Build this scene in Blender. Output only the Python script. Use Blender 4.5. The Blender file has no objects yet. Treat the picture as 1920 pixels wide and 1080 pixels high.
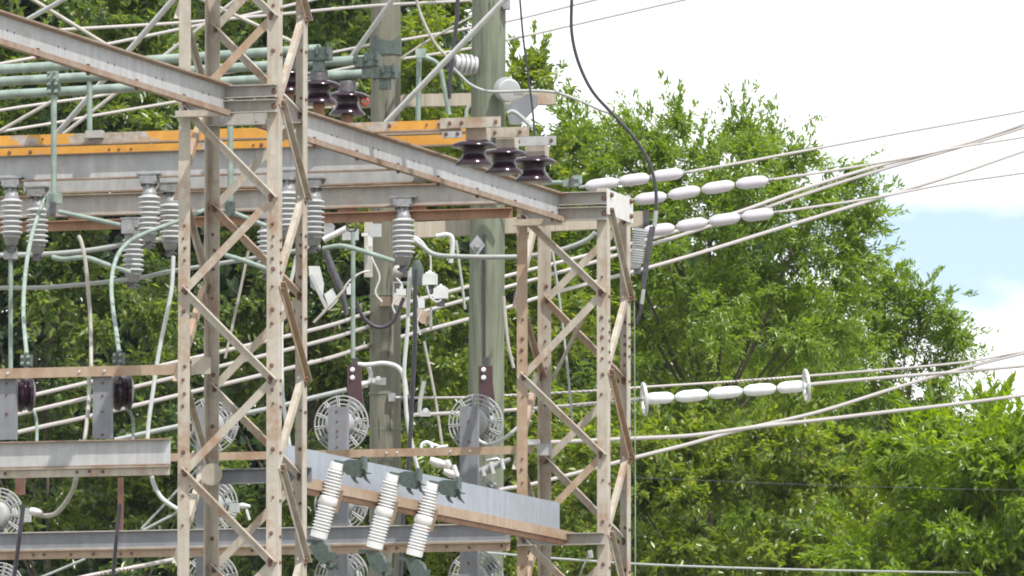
import bpy, bmesh, math, random
import numpy as np
from mathutils import Vector, Matrix
R = math.radians
random.seed(7)
rng = np.random.default_rng(11)
scene = bpy.context.scene
col = scene.collection

# ------------------------------------------------------------------ camera, sky, sun, exposure
PITCH = R(4.9765)
FPX = 17755.8            # focal length in pixels of a 1920 wide picture (long telephoto)
CAM_Z = 1.6
cam_d = bpy.data.cameras.new('camera')
cam_d.sensor_width = 36.0
cam_d.lens = 36.0 * FPX / 1920.0
cam_d.clip_start = 1.0
cam_d.clip_end = 3000.0
cam = bpy.data.objects.new('camera', cam_d)
cam.location = (0, 0, CAM_Z)
cam.rotation_euler = (R(90) + PITCH, 0, 0)
col.objects.link(cam)
scene.camera = cam
scene.cycles.filter_width = 1.9
scene.cycles.max_bounces = 10
scene.cycles.transmission_bounces = 6

TH = R(17.037)           # how far the steelwork grid is turned from the line of sight
VA = Vector((math.cos(TH), -math.sin(TH), 0))      # along the crossbeams, to the right
VB = Vector((math.sin(TH), math.cos(TH), 0))       # along the girders, away
UP = Vector((0, 0, 1))
SUN_EL = R(57)
hz = (VA * 0.76 - VB * 0.65).normalized()
SUN_DIR = (hz * math.cos(SUN_EL) + UP * math.sin(SUN_EL)).normalized()

world = bpy.data.worlds.new('World')
scene.world = world
world.use_nodes = True
nt = world.node_tree
nt.nodes.clear()
out = nt.nodes.new('ShaderNodeOutputWorld')
bg = nt.nodes.new('ShaderNodeBackground')
bg.inputs['Strength'].default_value = 0.112
sky = nt.nodes.new('ShaderNodeTexSky')
sky.sky_type = 'NISHITA'
sky.sun_disc = False
sky.sun_elevation = SUN_EL
sky.sun_rotation = math.atan2(SUN_DIR.x, SUN_DIR.y)
sky.air_density = 1.0
sky.dust_density = 0.0
sky.ozone_density = 4.0
sky.altitude = 1500.0
tc = nt.nodes.new('ShaderNodeTexCoord')
mp = nt.nodes.new('ShaderNodeMapping')
mp.inputs['Scale'].default_value = (1.0, 1.0, 1.7)
mp.inputs['Location'].default_value = (3.22548, 0.61369, 1.6048)
nz = nt.nodes.new('ShaderNodeTexNoise')
nz.inputs['Scale'].default_value = 22.0
nz.inputs['Detail'].default_value = 5.0
nz.inputs['Roughness'].default_value = 0.5
rp = nt.nodes.new('ShaderNodeValToRGB')
rp.color_ramp.elements[0].position = 0.36
rp.color_ramp.elements[0].color = (0.2, 0.2, 0.2, 1)
rp.color_ramp.elements[1].position = 0.495
rp.color_ramp.elements[1].color = (1, 1, 1, 1)
mx = nt.nodes.new('ShaderNodeMix')
mx.data_type = 'RGBA'
mx.inputs[7].default_value = (11.6, 11.8, 12.2, 1)
nt.links.new(tc.outputs['Generated'], mp.inputs['Vector'])
nt.links.new(mp.outputs['Vector'], nz.inputs['Vector'])
nt.links.new(nz.outputs['Fac'], rp.inputs['Fac'])
nt.links.new(rp.outputs['Color'], mx.inputs[0])
nt.links.new(sky.outputs['Color'], mx.inputs[6])
nt.links.new(mx.outputs[2], bg.inputs['Color'])
nt.links.new(bg.outputs['Background'], out.inputs['Surface'])

sd = bpy.data.lights.new('sun', 'SUN')
sd.energy = 5.0
sd.angle = R(0.53)
sd.color = (1.0, 0.965, 0.91)
sun = bpy.data.objects.new('sun', sd)
sun.rotation_euler = SUN_DIR.to_track_quat('Z', 'Y').to_euler()
sun.location = (20, 40, 60)
col.objects.link(sun)

vs = scene.view_settings
vs.view_transform = 'Standard'
vs.look = 'None'
vs.gamma = 1.0
vs.use_curve_mapping = False
vs.exposure = 0.27

# ------------------------------------------------------------------ measuring helpers
CAM = Vector((0, 0, CAM_Z))
FWD = Vector((0, math.cos(PITCH), math.sin(PITCH)))
CUP = Vector((0, -math.sin(PITCH), math.cos(PITCH)))
ORG = Vector((-2.534, 71.616, 0))       # foot of the near tower's front left leg
S, SV = 0.80, 0.70                     # tower sides, across and along
UB, VB0 = 0.0, 8.788                   # foot of the far tower's front left leg on the grid

def ray(px, py):
    return FWD + Vector((1, 0, 0)) * ((px - 960) / FPX) + CUP * ((540 - py) / FPX)
FK = 1.063
def W(px, py, d):                      # point seen at a pixel, d metres along the line of sight
    return CAM + ray(px, py) * (d * FK)
def G(u, v, z):
    return ORG + VA * u + VB * v + UP * z
def PV(px, py, v):                     # point seen at a pixel, on the upright plane v
    r = ray(px, py)
    p0 = ORG + VB * v
    t = (p0 - CAM).dot(VB) / r.dot(VB)
    return CAM + r * t
def PU(px, py, u):                     # the same on the upright plane u
    r = ray(px, py)
    p0 = ORG + VA * u
    t = (p0 - CAM).dot(VA) / r.dot(VA)
    return CAM + r * t
def zat(u, v, py):                     # height at which the upright line (u, v) crosses a picture row
    p = ORG + VA * u + VB * v - CAM
    t = (540 - py) / FPX
    # (uz)/(d) = t, d = y c + z s, uz = -y s + z c
    c, s = math.cos(PITCH), math.sin(PITCH)
    z = p.y * (s + t * c) / (c - t * s)
    return z + CAM_Z

# ------------------------------------------------------------------ materials
def newmat(name):
    m = bpy.data.materials.new(name)
    m.use_nodes = True
    n = m.node_tree
    return m, n, n.nodes['Principled BSDF']

def noise(n, scale, detail=4.0, rough=0.55, stretch=(1, 1, 1)):
    t = n.nodes.new('ShaderNodeNewGeometry')
    mpn = n.nodes.new('ShaderNodeMapping')
    mpn.inputs['Scale'].default_value = stretch
    z = n.nodes.new('ShaderNodeTexNoise')
    z.inputs['Scale'].default_value = scale
    z.inputs['Detail'].default_value = detail
    z.inputs['Roughness'].default_value = rough
    n.links.new(t.outputs['Position'], mpn.inputs['Vector'])
    n.links.new(mpn.outputs['Vector'], z.inputs['Vector'])
    return z.outputs['Fac']

def ramp(n, fac, stops):
    r = n.nodes.new('ShaderNodeValToRGB')
    e = r.color_ramp.elements
    e[0].position, e[0].color = stops[0][0], (*stops[0][1], 1)
    e[1].position, e[1].color = stops[-1][0], (*stops[-1][1], 1)
    for p, c in stops[1:-1]:
        x = e.new(p)
        x.color = (*c, 1)
    n.links.new(fac, r.inputs['Fac'])
    return r.outputs['Color']

def mixc(n, fac, a, b, mode='MIX'):
    m = n.nodes.new('ShaderNodeMix')
    m.data_type = 'RGBA'
    m.blend_type = mode
    for sock, v in ((m.inputs[0], fac), (m.inputs[6], a), (m.inputs[7], b)):
        if isinstance(v, (int, float)):
            sock.default_value = v
        elif isinstance(v, tuple):
            sock.default_value = (*v, 1)
        else:
            n.links.new(v, sock)
    return m.outputs[2]

def bump(n, b, fac, strength, dist):
    k = n.nodes.new('ShaderNodeBump')
    k.inputs['Strength'].default_value = strength
    k.inputs['Distance'].default_value = dist
    n.links.new(fac, k.inputs['Height'])
    n.links.new(k.outputs['Normal'], b.inputs['Normal'])

def steel(name, base, dark, rust, rust_at=0.62, rough=0.55, metal=0.15, soft=0.10):
    """weathered zinc coated steel: mottled base, rain streaks and patches of rust"""
    m, n, b = newmat(name)
    mott = noise(n, 9.0, 6.0, 0.65)
    c1 = ramp(n, mott, [(0.32, dark), (0.66, base)])
    streak = noise(n, 14.0, 4.0, 0.6, (1, 1, 0.12))
    c2 = mixc(n, ramp(n, streak, [(0.45, (0, 0, 0)), (0.75, (0.62, 0.62, 0.62))]), c1, tuple(min(1, x * 1.30) for x in base))
    runs = noise(n, 34.0, 3.0, 0.55, (1, 1, 0.05))
    c2 = mixc(n, ramp(n, runs, [(0.60, (0, 0, 0)), (0.72, (0.5, 0.5, 0.5))]), c2, tuple((x + y) * 0.5 for x, y in zip(rust, dark)))
    pat = noise(n, 2.3, 8.0, 0.72)
    c3 = mixc(n, ramp(n, pat, [(rust_at - soft * 0.5, (0, 0, 0)), (rust_at + soft, (0.85, 0.85, 0.85))]), c2, rust)
    n.links.new(c3, b.inputs['Base Color'])
    b.inputs['Roughness'].default_value = rough
    b.inputs['Metallic'].default_value = metal
    bump(n, b, mott, 0.25, 0.004)
    return m

M = {}
M['tan'] = steel('tan_weathered_steel', (0.395, 0.362, 0.305), (0.31, 0.275, 0.222), (0.27, 0.155, 0.09), 0.55)
M['tan_rusty'] = steel('rusty_tan_steel', (0.345, 0.262, 0.185), (0.285, 0.20, 0.132), (0.25, 0.145, 0.08), 0.56)
M['galv'] = steel('grey_zinc_steel', (0.375, 0.382, 0.385), (0.305, 0.31, 0.31), (0.30, 0.225, 0.17), 0.66)
M['galv_tan'] = steel('dull_zinc_steel', (0.36, 0.345, 0.32), (0.29, 0.275, 0.25), (0.32, 0.22, 0.15), 0.62)
M['head'] = steel('pale_painted_steel', (0.52, 0.525, 0.50), (0.46, 0.46, 0.43), (0.42, 0.36, 0.28), 0.72, 0.5, 0.0)
M['galv_new'] = steel('bright_zinc_steel', (0.285, 0.315, 0.355), (0.235, 0.262, 0.30), (0.38, 0.38, 0.38), 0.75, 0.4, 0.35)
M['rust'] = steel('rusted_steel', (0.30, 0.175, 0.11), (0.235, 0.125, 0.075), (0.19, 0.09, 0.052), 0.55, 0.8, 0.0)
M['flange'] = steel('rust_edged_steel', (0.27, 0.215, 0.165), (0.20, 0.145, 0.105), (0.21, 0.115, 0.07), 0.52, 0.75, 0.0)
M['post'] = steel('blue_grey_zinc_steel', (0.19, 0.198, 0.215), (0.15, 0.157, 0.17), (0.21, 0.18, 0.155), 0.74)
M['bolt'] = steel('rusty_bolt_steel', (0.16, 0.085, 0.06), (0.10, 0.05, 0.04), (0.05, 0.03, 0.025), 0.6, 0.8, 0.0)

def simple(name, c, rough=0.5, metal=0.0, var=0.25, scale=12.0, coat=0.0, spec=0.5):
    m, n, b = newmat(name)
    f = noise(n, scale, 5.0, 0.6)
    cc = ramp(n, f, [(0.3, tuple(x * (1 - var) for x in c)), (0.7, tuple(min(1, x * (1 + var * 0.5)) for x in c))])
    n.links.new(cc, b.inputs['Base Color'])
    b.inputs['Roughness'].default_value = rough
    b.inputs['Metallic'].default_value = metal
    b.inputs['Coat Weight'].default_value = coat
    b.inputs['Specular IOR Level'].default_value = spec
    return m
M['green'] = simple('verdigris_copper', (0.215, 0.272, 0.236), 0.6, 0.0, 0.35, 8.0)
M['green_dark'] = simple('dark_verdigris_bronze', (0.062, 0.086, 0.076), 0.55, 0.0, 0.4, 30.0)
M['brown'] = simple('brown_glazed_porcelain', (0.020, 0.008, 0.015), 0.18, 0.0, 0.15, 6.0, 0.0, 0.4)
M['grey_porc'] = simple('grey_glazed_porcelain', (0.40, 0.41, 0.415), 0.32, 0.0, 0.10, 10.0, 0.1)
M['white_porc'] = simple('white_glazed_porcelain', (0.68, 0.685, 0.685), 0.32, 0.0, 0.08, 10.0, 0.2)
M['lilac'] = simple('pale_polymer', (0.50, 0.475, 0.515), 0.45, 0.0, 0.06, 10.0)
M['white'] = simple('white_plastic', (0.68, 0.70, 0.72), 0.4, 0.0, 0.1, 14.0)
M['cap_metal'] = simple('dull_cast_metal', (0.27, 0.275, 0.28), 0.5, 0.3, 0.3, 20.0)
M['dark_metal'] = simple('dark_cast_metal', (0.075, 0.072, 0.078), 0.5, 0.2, 0.4, 25.0)
M['alum'] = simple('bright_aluminium', (0.62, 0.61, 0.60), 0.38, 0.55, 0.15, 15.0)
M['pvc'] = simple('weathered_white_plastic', (0.47, 0.485, 0.47), 0.5, 0.0, 0.15, 12.0)
M['cable_grey'] = simple('grey_cable', (0.30, 0.315, 0.30), 0.55, 0.0, 0.15, 9.0)
M['cable_dark'] = simple('black_cable', (0.035, 0.030, 0.042), 0.5, 0.0, 0.3, 9.0)
M['conduit'] = simple('weathered_conduit', (0.34, 0.32, 0.28), 0.6, 0.0, 0.25, 9.0)
M['maroon'] = simple('maroon_fibre_board', (0.068, 0.032, 0.036), 0.6, 0.0, 0.25, 14.0)
M['red'] = simple('red_plastic', (0.55, 0.09, 0.06), 0.5)
M['guard'] = simple('pale_grey_paint', (0.33, 0.34, 0.335), 0.5, 0.0, 0.15, 12.0)
M['fan_dark'] = simple('grey_fan_blade', (0.16, 0.16, 0.165), 0.5)
M['bark'] = simple('grey_brown_bark', (0.10, 0.080, 0.062), 0.9, 0.0, 0.5, 20.0)
M['ground'] = simple('gravel_and_grass_ground', (0.20, 0.19, 0.15), 0.95, 0.0, 0.4, 0.8)

def yellow_paint(name, th):
    m, n, b = newmat(name)
    f = noise(n, 10.0, 6.0, 0.6)
    y = ramp(n, f, [(0.3, (0.46, 0.215, 0.030)), (0.7, (0.57, 0.285, 0.042))])
    chip = noise(n, 2.6, 8.0, 0.68, (1, 1, 1.3))
    g = ramp(n, noise(n, 16.0), [(0.35, (0.26, 0.20, 0.15)), (0.65, (0.38, 0.36, 0.33))])
    c = mixc(n, ramp(n, chip, [(th, (0, 0, 0)), (th + 0.02, (1, 1, 1))]), y, g)
    n.links.new(c, b.inputs['Base Color'])
    b.inputs['Roughness'].default_value = 0.55
    return m
M['yellow'] = yellow_paint('chipped_yellow_paint', 0.56)
M['yellow_worn'] = yellow_paint('worn_yellow_paint', 0.515)

def wood(name, light, dark):
    m, n, b = newmat(name)
    f = noise(n, 16.0, 7.0, 0.66, (1, 1, 0.05))
    c = ramp(n, f, [(0.34, dark), (0.62, light)])
    big = noise(n, 1.6, 4.0, 0.6, (1, 1, 0.35))
    c2 = mixc(n, ramp(n, big, [(0.4, (0, 0, 0)), (0.7, (0.5, 0.5, 0.5))]), c, tuple(x * y for x, y in zip(light, (1.08, 1.05, 0.92))))
    crack = noise(n, 26.0, 3.0, 0.5, (1, 1, 0.018))
    c3 = mixc(n, ramp(n, crack, [(0.64, (0, 0, 0)), (0.70, (0.75, 0.75, 0.75))]), c2, tuple(x * 0.4 for x in dark))
    n.links.new(c3, b.inputs['Base Color'])
    b.inputs['Roughness'].default_value = 0.9
    bump(n, b, f, 0.5, 0.01)
    return m
M['pole'] = wood('weathered_green_pole_wood', (0.165, 0.188, 0.14), (0.075, 0.082, 0.062))
M['pole_brown'] = wood('weathered_grey_pole_wood', (0.165, 0.165, 0.128), (0.080, 0.078, 0.060))
M['arm'] = wood('weathered_crossarm_wood', (0.36, 0.33, 0.27), (0.26, 0.225, 0.18))

def strand():
    m, n, b = newmat('stranded_aluminium')
    g = n.nodes.new('ShaderNodeNewGeometry')
    w = n.nodes.new('ShaderNodeTexWave')
    w.bands_direction = 'DIAGONAL'
    w.inputs['Scale'].default_value = 17.0
    w.inputs['Distortion'].default_value = 0.6
    n.links.new(g.outputs['Position'], w.inputs['Vector'])
    c = ramp(n, w.outputs['Fac'], [(0.25, (0.26, 0.235, 0.225)), (0.75, (0.54, 0.50, 0.475))])  # grooves coloured darker too, painting in the shade between strands
    n.links.new(c, b.inputs['Base Color'])
    b.inputs['Roughness'].default_value = 0.45
    b.inputs['Metallic'].default_value = 0.25
    bump(n, b, w.outputs['Fac'], 0.5, 0.006)
    return m
M['strand'] = strand()

def leafmat(name, lo, mid, hi, dry=None):
    m, n, b = newmat(name)
    g = n.nodes.new('ShaderNodeNewGeometry')
    stops = [(0.0, lo), (0.55, mid), (0.93, hi)]
    if dry:
        stops += [(0.96, hi), (1.0, dry)]
    c = ramp(n, g.outputs['Random Per Island'], stops)
    clump = noise(n, 1.1, 3.0, 0.5)
    c = mixc(n, ramp(n, clump, [(0.35, (0, 0, 0)), (0.65, (0.55, 0.55, 0.55))]), c, hi)
    n.links.new(c, b.inputs['Base Color'])
    b.inputs['Roughness'].default_value = 0.30
    b.inputs['Specular IOR Level'].default_value = 0.6
    tr = n.nodes.new('ShaderNodeBsdfTranslucent')
    hs = n.nodes.new('ShaderNodeHueSaturation')
    hs.inputs['Saturation'].default_value = 1.15
    hs.inputs['Value'].default_value = 1.9
    hs.inputs['Hue'].default_value = 0.488
    n.links.new(c, hs.inputs['Color'])
    n.links.new(hs.outputs['Color'], tr.inputs['Color'])
    ms = n.nodes.new('ShaderNodeMixShader')
    ms.inputs['Fac'].default_value = 0.52
    n.links.new(b.outputs['BSDF'], ms.inputs[1])
    n.links.new(tr.outputs['BSDF'], ms.inputs[2])
    n.links.new(ms.outputs['Shader'], n.nodes['Material Output'].inputs['Surface'])
    return m
M['leaf_mid'] = leafmat('mid_green_leaf', (0.066, 0.122, 0.024), (0.118, 0.195, 0.030), (0.20, 0.285, 0.042))
M['leaf_bright'] = leafmat('bright_green_leaf', (0.080, 0.145, 0.016), (0.13, 0.22, 0.022), (0.20, 0.29, 0.030))
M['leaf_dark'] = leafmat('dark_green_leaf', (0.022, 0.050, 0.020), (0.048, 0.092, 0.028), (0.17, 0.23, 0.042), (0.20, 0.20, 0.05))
M['leaf_far_shade'] = leafmat('wood_shade_leaf', (0.012, 0.030, 0.012), (0.022, 0.048, 0.016), (0.040, 0.075, 0.022))  # near-black greens: the wood's deep shade is put into the leaf colour
M['leaf_yellow'] = leafmat('yellow_green_leaf', (0.050, 0.092, 0.020), (0.105, 0.168, 0.026), (0.21, 0.265, 0.040), (0.27, 0.22, 0.07))

# ------------------------------------------------------------------ mesh building
class MB:
    def __init__(s):
        s.v, s.f, s.sm, s.mi = [], [], [], []
    def add(s, vs_, fs, smooth=False, mi=0):
        o = len(s.v)
        s.v += [Vector(p) for p in vs_]
        s.f += [tuple(i + o for i in f) for f in fs]
        s.sm += [smooth] * len(fs)
        s.mi += [mi] * len(fs)
        return s
    def prism(s, prof, p0, p1, X, Y, mi=0, smooth=False):
        p0, p1, X, Y = Vector(p0), Vector(p1), Vector(X), Vector(Y)
        n = len(prof)
        vs_ = [p0 + X * a + Y * b for a, b in prof] + [p1 + X * a + Y * b for a, b in prof]
        fs = [(i, (i + 1) % n, (i + 1) % n + n, i + n) for i in range(n)]
        fs += [tuple(range(n))[::-1], tuple(range(n, 2 * n))]
        return s.add(vs_, fs, smooth, mi)
    def box(s, c, ex, ey, ez, mi=0):       # centre and three half-extent vectors
        c = Vector(c); ex, ey, ez = Vector(ex), Vector(ey), Vector(ez)
        return s.prism([(-1, -1), (1, -1), (1, 1), (-1, 1)], c - ez, c + ez, ex, ey, mi)
    def tube(s, pts, r, n=8, mi=0, caps=True):
        pts = [Vector(p) for p in pts]
        rr = r if isinstance(r, (list, tuple)) else [r] * len(pts)
        t0 = (pts[1] - pts[0]).normalized()
        ref = UP if abs(t0.z) < 0.9 else Vector((0, 1, 0))
        X = t0.cross(ref).normalized()
        vs_ = []
        for i, p in enumerate(pts):
            t = (pts[min(i + 1, len(pts) - 1)] - pts[max(i - 1, 0)]).normalized()
            X = (X - t * X.dot(t)).normalized()
            Y = t.cross(X)
            vs_ += [p + (X * math.cos(2 * math.pi * k / n) + Y * math.sin(2 * math.pi * k / n)) * rr[i] for k in range(n)]
        fs = []
        for i in range(len(pts) - 1):
            for k in range(n):
                a, b = i * n + k, i * n + (k + 1) % n
                fs.append((a, b, b + n, a + n))
        s.add(vs_, fs, True, mi)
        if caps:
            o = len(pts) - 1
            s.add(vs_[:n], [tuple(range(n))[::-1]], False, mi)
            s.add(vs_[o * n:], [tuple(range(n))], False, mi)
        return s
    def lathe(s, p0, p1, prof, n=20, mi=0):   # prof: (t along axis in metres from p0 towards p1, radius)
        p0, p1 = Vector(p0), Vector(p1)
        t = (p1 - p0).normalized()
        ref = UP if abs(t.z) < 0.9 else Vector((0, 1, 0))
        X = t.cross(ref).normalized(); Y = t.cross(X)
        vs_ = []
        for h, r in prof:
            c = p0 + t * h
            vs_ += [c + (X * math.cos(2 * math.pi * k / n) + Y * math.sin(2 * math.pi * k / n)) * r for k in range(n)]
        fs = []
        for i in range(len(prof) - 1):
            for k in range(n):
                a, b = i * n + k, i * n + (k + 1) % n
                fs.append((a, b, b + n, a + n))
        m = len(prof) - 1
        fs += [tuple(range(n))[::-1], tuple(range(m * n, m * n + n))]
        return s.add(vs_, fs, True, mi)
    def ring(s, c, axis, rad, r, n=28, k=6, mi=0, a0=0.0, a1=2 * math.pi):
        c, axis = Vector(c), Vector(axis).normalized()
        ref = UP if abs(axis.z) < 0.9 else Vector((0, 1, 0))
        X = axis.cross(ref).normalized(); Y = axis.cross(X)
        full = abs(a1 - a0 - 2 * math.pi) < 1e-6
        pts = [c + (X * math.cos(a0 + (a1 - a0) * i / n) + Y * math.sin(a0 + (a1 - a0) * i / n)) * rad for i in range(n + 1)]
        return s.tube(pts, r, k, mi, caps=not full)
    def mesh(s, name, off=None):
        me = bpy.data.meshes.new(name)
        o = off or Vector((0, 0, 0))
        me.from_pydata([tuple(p - o) for p in s.v], [], s.f)
        me.polygons.foreach_set('use_smooth', s.sm)
        me.polygons.foreach_set('material_index', s.mi)
        bm = bmesh.new(); bm.from_mesh(me)
        bmesh.ops.recalc_face_normals(bm, faces=bm.faces)
        bm.to_mesh(me); bm.free()
        if any(s.sm):
            me.set_sharp_from_angle(angle=R(50))
        me.update()
        return me

def props(o, label=None, cat=None, group=None, kind=None):
    if label: o['label'] = label
    if cat: o['category'] = cat
    if group: o['group'] = group
    if kind: o['kind'] = kind
    return o

class Thing:
    """an Empty standing at the thing's base; its parts are children"""
    def __init__(s, name, label, cat, loc, group=None, rot=None, scale=1.0):
        s.e = bpy.data.objects.new(name, None)
        s.e.empty_display_size = 0.1
        s.loc = Vector(loc)
        s.e.location = s.loc
        if rot is not None:
            s.e.rotation_mode = 'QUATERNION'; s.e.rotation_quaternion = rot
        s.e.scale = (scale,) * 3
        props(s.e, label, cat, group)
        col.objects.link(s.e)
    def part(s, name, mb, mat, label=None, kind=None, parent=None, local=False):
        me = mb if isinstance(mb, bpy.types.Mesh) else mb.mesh(name, None if local else s.loc)
        if not me.materials:
            for m in (mat if isinstance(mat, (list, tuple)) else [mat]):
                me.materials.append(M[m])
        o = bpy.data.objects.new(name, me)
        o.parent = parent or s.e
        props(o, label, None, None, kind)
        col.objects.link(o)
        return o

def single(name, mb, mat, label, cat, group=None, kind=None, origin=None):
    off = Vector(origin) if origin is not None else mb.v[0].copy()
    me = mb.mesh(name, off)
    for m in (mat if isinstance(mat, (list, tuple)) else [mat]):
        me.materials.append(M[m])
    o = bpy.data.objects.new(name, me)
    o.location = off
    props(o, label, cat, group, kind)
    col.objects.link(o)
    return o

def spline(pts, sub=6):
    pts = [Vector(p) for p in pts]
    if len(pts) == 2:
        return [pts[0].lerp(pts[1], i / 4) for i in range(5)]
    P = [pts[0] * 2 - pts[1]] + pts + [pts[-1] * 2 - pts[-2]]
    o = []
    for i in range(1, len(P) - 2):
        a, b, c, d = P[i - 1:i + 3]
        for k in range(sub):
            t = k / sub
            o.append(0.5 * ((2 * b) + (c - a) * t + (2 * a - 5 * b + 4 * c - d) * t * t + (3 * b - a - 3 * c + d) * t ** 3))
    o.append(pts[-1])
    return o

def L(w, t, w2=None):                   # equal angle, corner at the origin
    w2 = w2 or w
    return [(0, 0), (w, 0), (w, t), (t, t), (t, w2), (0, w2)]
def CH(h, w, t):                        # channel: web on the Y axis from 0 to h, flanges along +X
    return [(0, 0), (w, 0), (w, t), (t, t), (t, h - t), (w, h - t), (w, h), (0, h)]

def bolt_at(mb, p, d, r=0.016, h=0.014, n=7):
    d = Vector(d)
    mb.lathe(p, p + d, [(0, r * 1.0), (h * 0.25, r * 1.0), (h * 0.3, r * 0.78), (h, r * 0.70)], n)

# ------------------------------------------------------------------ ground
g = MB()
g.add([(-1500, -300, 0), (1500, -300, 0), (1500, 2500, 0), (-1500, 2500, 0)], [(0, 1, 2, 3)])
single('ground', g, 'ground', 'gravel and grass ground under the substation', 'ground', kind='structure', origin=(0, 0, 0))
bpy.data.objects['ground'].pop('category', None)

# ------------------------------------------------------------------ lattice towers
LW, LT = 0.092, 0.010
def tower(label, u0, v0, ztop, zz, period, bolts, legmats, brmat='tan'):
    T = Thing('lattice_tower', label, 'steel tower', G(u0, v0, 0), 'steel lattice towers')
    c = {'FL': (0, 0, 1, 1), 'FR': (S, 0, -1, 1), 'BL': (0, SV, 1, -1), 'BR': (S, SV, -1, -1)}
    for k, (u, v, su, sv) in c.items():
        mb = MB().prism(L(LW, LT), G(u0 + u, v0 + v, 0), G(u0 + u, v0 + v, ztop), VA * su, VB * sv)
        T.part('leg', mb, legmats.get(k, 'tan'))
    nodes = {k: (u0 + u, v0 + v) for k, (u, v, _, _) in c.items()}
    # braces: face -> (leg, leg, outward normal, along)
    faces = {'front': ('FL', 'FR', -VB), 'back': ('BL', 'BR', VB), 'right': ('FR', 'BR', VA), 'left': ('FL', 'BL', -VA)}
    bolts_mb = MB()
    for fname, (la, lb, nrm) in faces.items():
        pya, pyb = zz[fname]
        za, zb = zat(*nodes[la], pya), zat(*nodes[lb], pyb)
        lst = []
        for leg, z in ((la, za), (lb, zb)):
            k0 = -12
            for k in range(-12, 13):
                zz_ = z + k * period
                if 0.15 < zz_ < ztop + 0.3:
                    lst.append((zz_, leg))
        lst.sort()
        pa, pb = Vector((nodes[la][0], nodes[la][1])), Vector((nodes[lb][0], nodes[lb][1]))
        al = (G(*pb, 0) - G(*pa, 0)).normalized()
        for i in range(len(lst) - 1):
            (z1, l1), (z2, l2) = lst[i], lst[i + 1]
            if l1 == l2:
                continue
            q1 = G(*nodes[l1], z1) + al * (0.045 if l1 == la else -0.045)
            q2 = G(*nodes[l2], z2) + al * (0.045 if l2 == la else -0.045)
            d = (q2 - q1).normalized()
            q1, q2 = q1 - d * 0.03, q2 + d * 0.03
            outer = i % 2 == 0
            perp = nrm.cross(d).normalized()
            if perp.z < 0: perp = -perp
            w = 0.062 if fname in ('front', 'back') else 0.055
            if outer:
                off = nrm * 0.001; depth = nrm
            else:
                off = -nrm * (LT + 0.001); depth = -nrm
            # flat leg of the angle lies on the face, the other stands along its upper edge
            prof = [(0, w / 2), (0, -w / 2), (0.007, -w / 2), (0.007, w / 2 - 0.007), (w * 0.8, w / 2 - 0.007), (w * 0.8, w / 2)]
            mb = MB().prism(prof, q1 + off, q2 + off, depth, perp)
            T.part('brace', mb, brmat if random.random() < 0.75 else 'tan_rusty')
            for q in (q1 + d * 0.05, q2 - d * 0.05):
                if fname in ('front',):
                    bolt_at(bolts_mb, q + nrm * (0.009 if outer else 0.001), nrm, 0.021, 0.02)
                elif fname == 'right':
                    bolt_at(bolts_mb, q + nrm * (0.009 if outer else 0.001), nrm, 0.019, 0.018)
                else:
                    bolt_at(bolts_mb, q - nrm * (LT + (0.001 if outer else 0.009)), -nrm, 0.019, 0.018)
    for k, ys in bolts.items():
        u, v, su, sv = c[k]
        off = -0.001 if sv > 0 else -(LT + 0.001)
        for y in ys:
            jit = random.uniform(-0.008, 0.008)
            uu = u0 + u + su * (LW * 0.5 + jit)
            bolt_at(bolts_mb, G(uu, v0 + v, zat(uu, v0 + v, y)) + VB * (off if sv > 0 else off), -VB, random.choice((0.011, 0.014, 0.018)), 0.012)
            if sv > 0 and k == 'FR' and random.random() < 0.7:
                bolt_at(bolts_mb, G(u0 + u, v0 + 0.05, zat(u0 + u, v0, y + 6)) + VA * 0.001, VA, 0.015, 0.012)
            if k == 'BR' and random.random() < 0.8:
                bolt_at(bolts_mb, G(u0 + u, v0 + SV - 0.05, zat(u0 + u, v0 + SV, y + 4)) + VA * 0.001, VA, 0.015, 0.012)
    T.part('bolt_heads', bolts_mb, 'bolt', kind='stuff')
    return T, c

boltsA = {'FL': [423, 447, 465, 488, 545, 584, 687, 712, 738, 761, 848, 883, 930, 985], 'FR': [10, 95, 172, 370, 420, 443, 461, 485, 504, 537, 580, 606, 685, 707, 731, 756, 842, 932, 1000, 1048],
          'BL': [215, 388, 440, 470, 505, 560, 703, 800, 900, 1010], 'BR': [30, 95, 184, 385, 440, 460, 480, 520, 595, 720, 770, 842, 944, 1010]}
TA, cA = tower('nearer lattice steel tower, rising past the top of the picture', 0, 0, 11.6,
               {'front': (205, 370), 'back': (391, 217), 'right': (537, 375), 'left': (372, 207)}, 1.384, boltsA,
               {'FR': 'tan'})
boltsB = {'FL': [599, 635, 656, 675, 707, 744, 860, 880, 905, 1000, 1062], 'FR': [519, 549, 595, 616, 632, 653, 672, 702, 739, 855, 900, 978, 1058],
          'BL': [418, 537, 612, 640, 670, 690, 760, 868, 960], 'BR': [562, 605, 630, 646, 665, 685, 712, 800, 868, 990, 1069]}
ztopB = zat(UB + S, VB0, 352)
TB, cB = tower('farther lattice steel tower, its flat head bearing a pale plate', UB, VB0, ztopB,
               {'front': (707, 549), 'back': (563, 714), 'right': (700, 562), 'left': (575, 708)}, 1.372, boltsB,
               {'FL': 'tan_rusty'})

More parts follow.
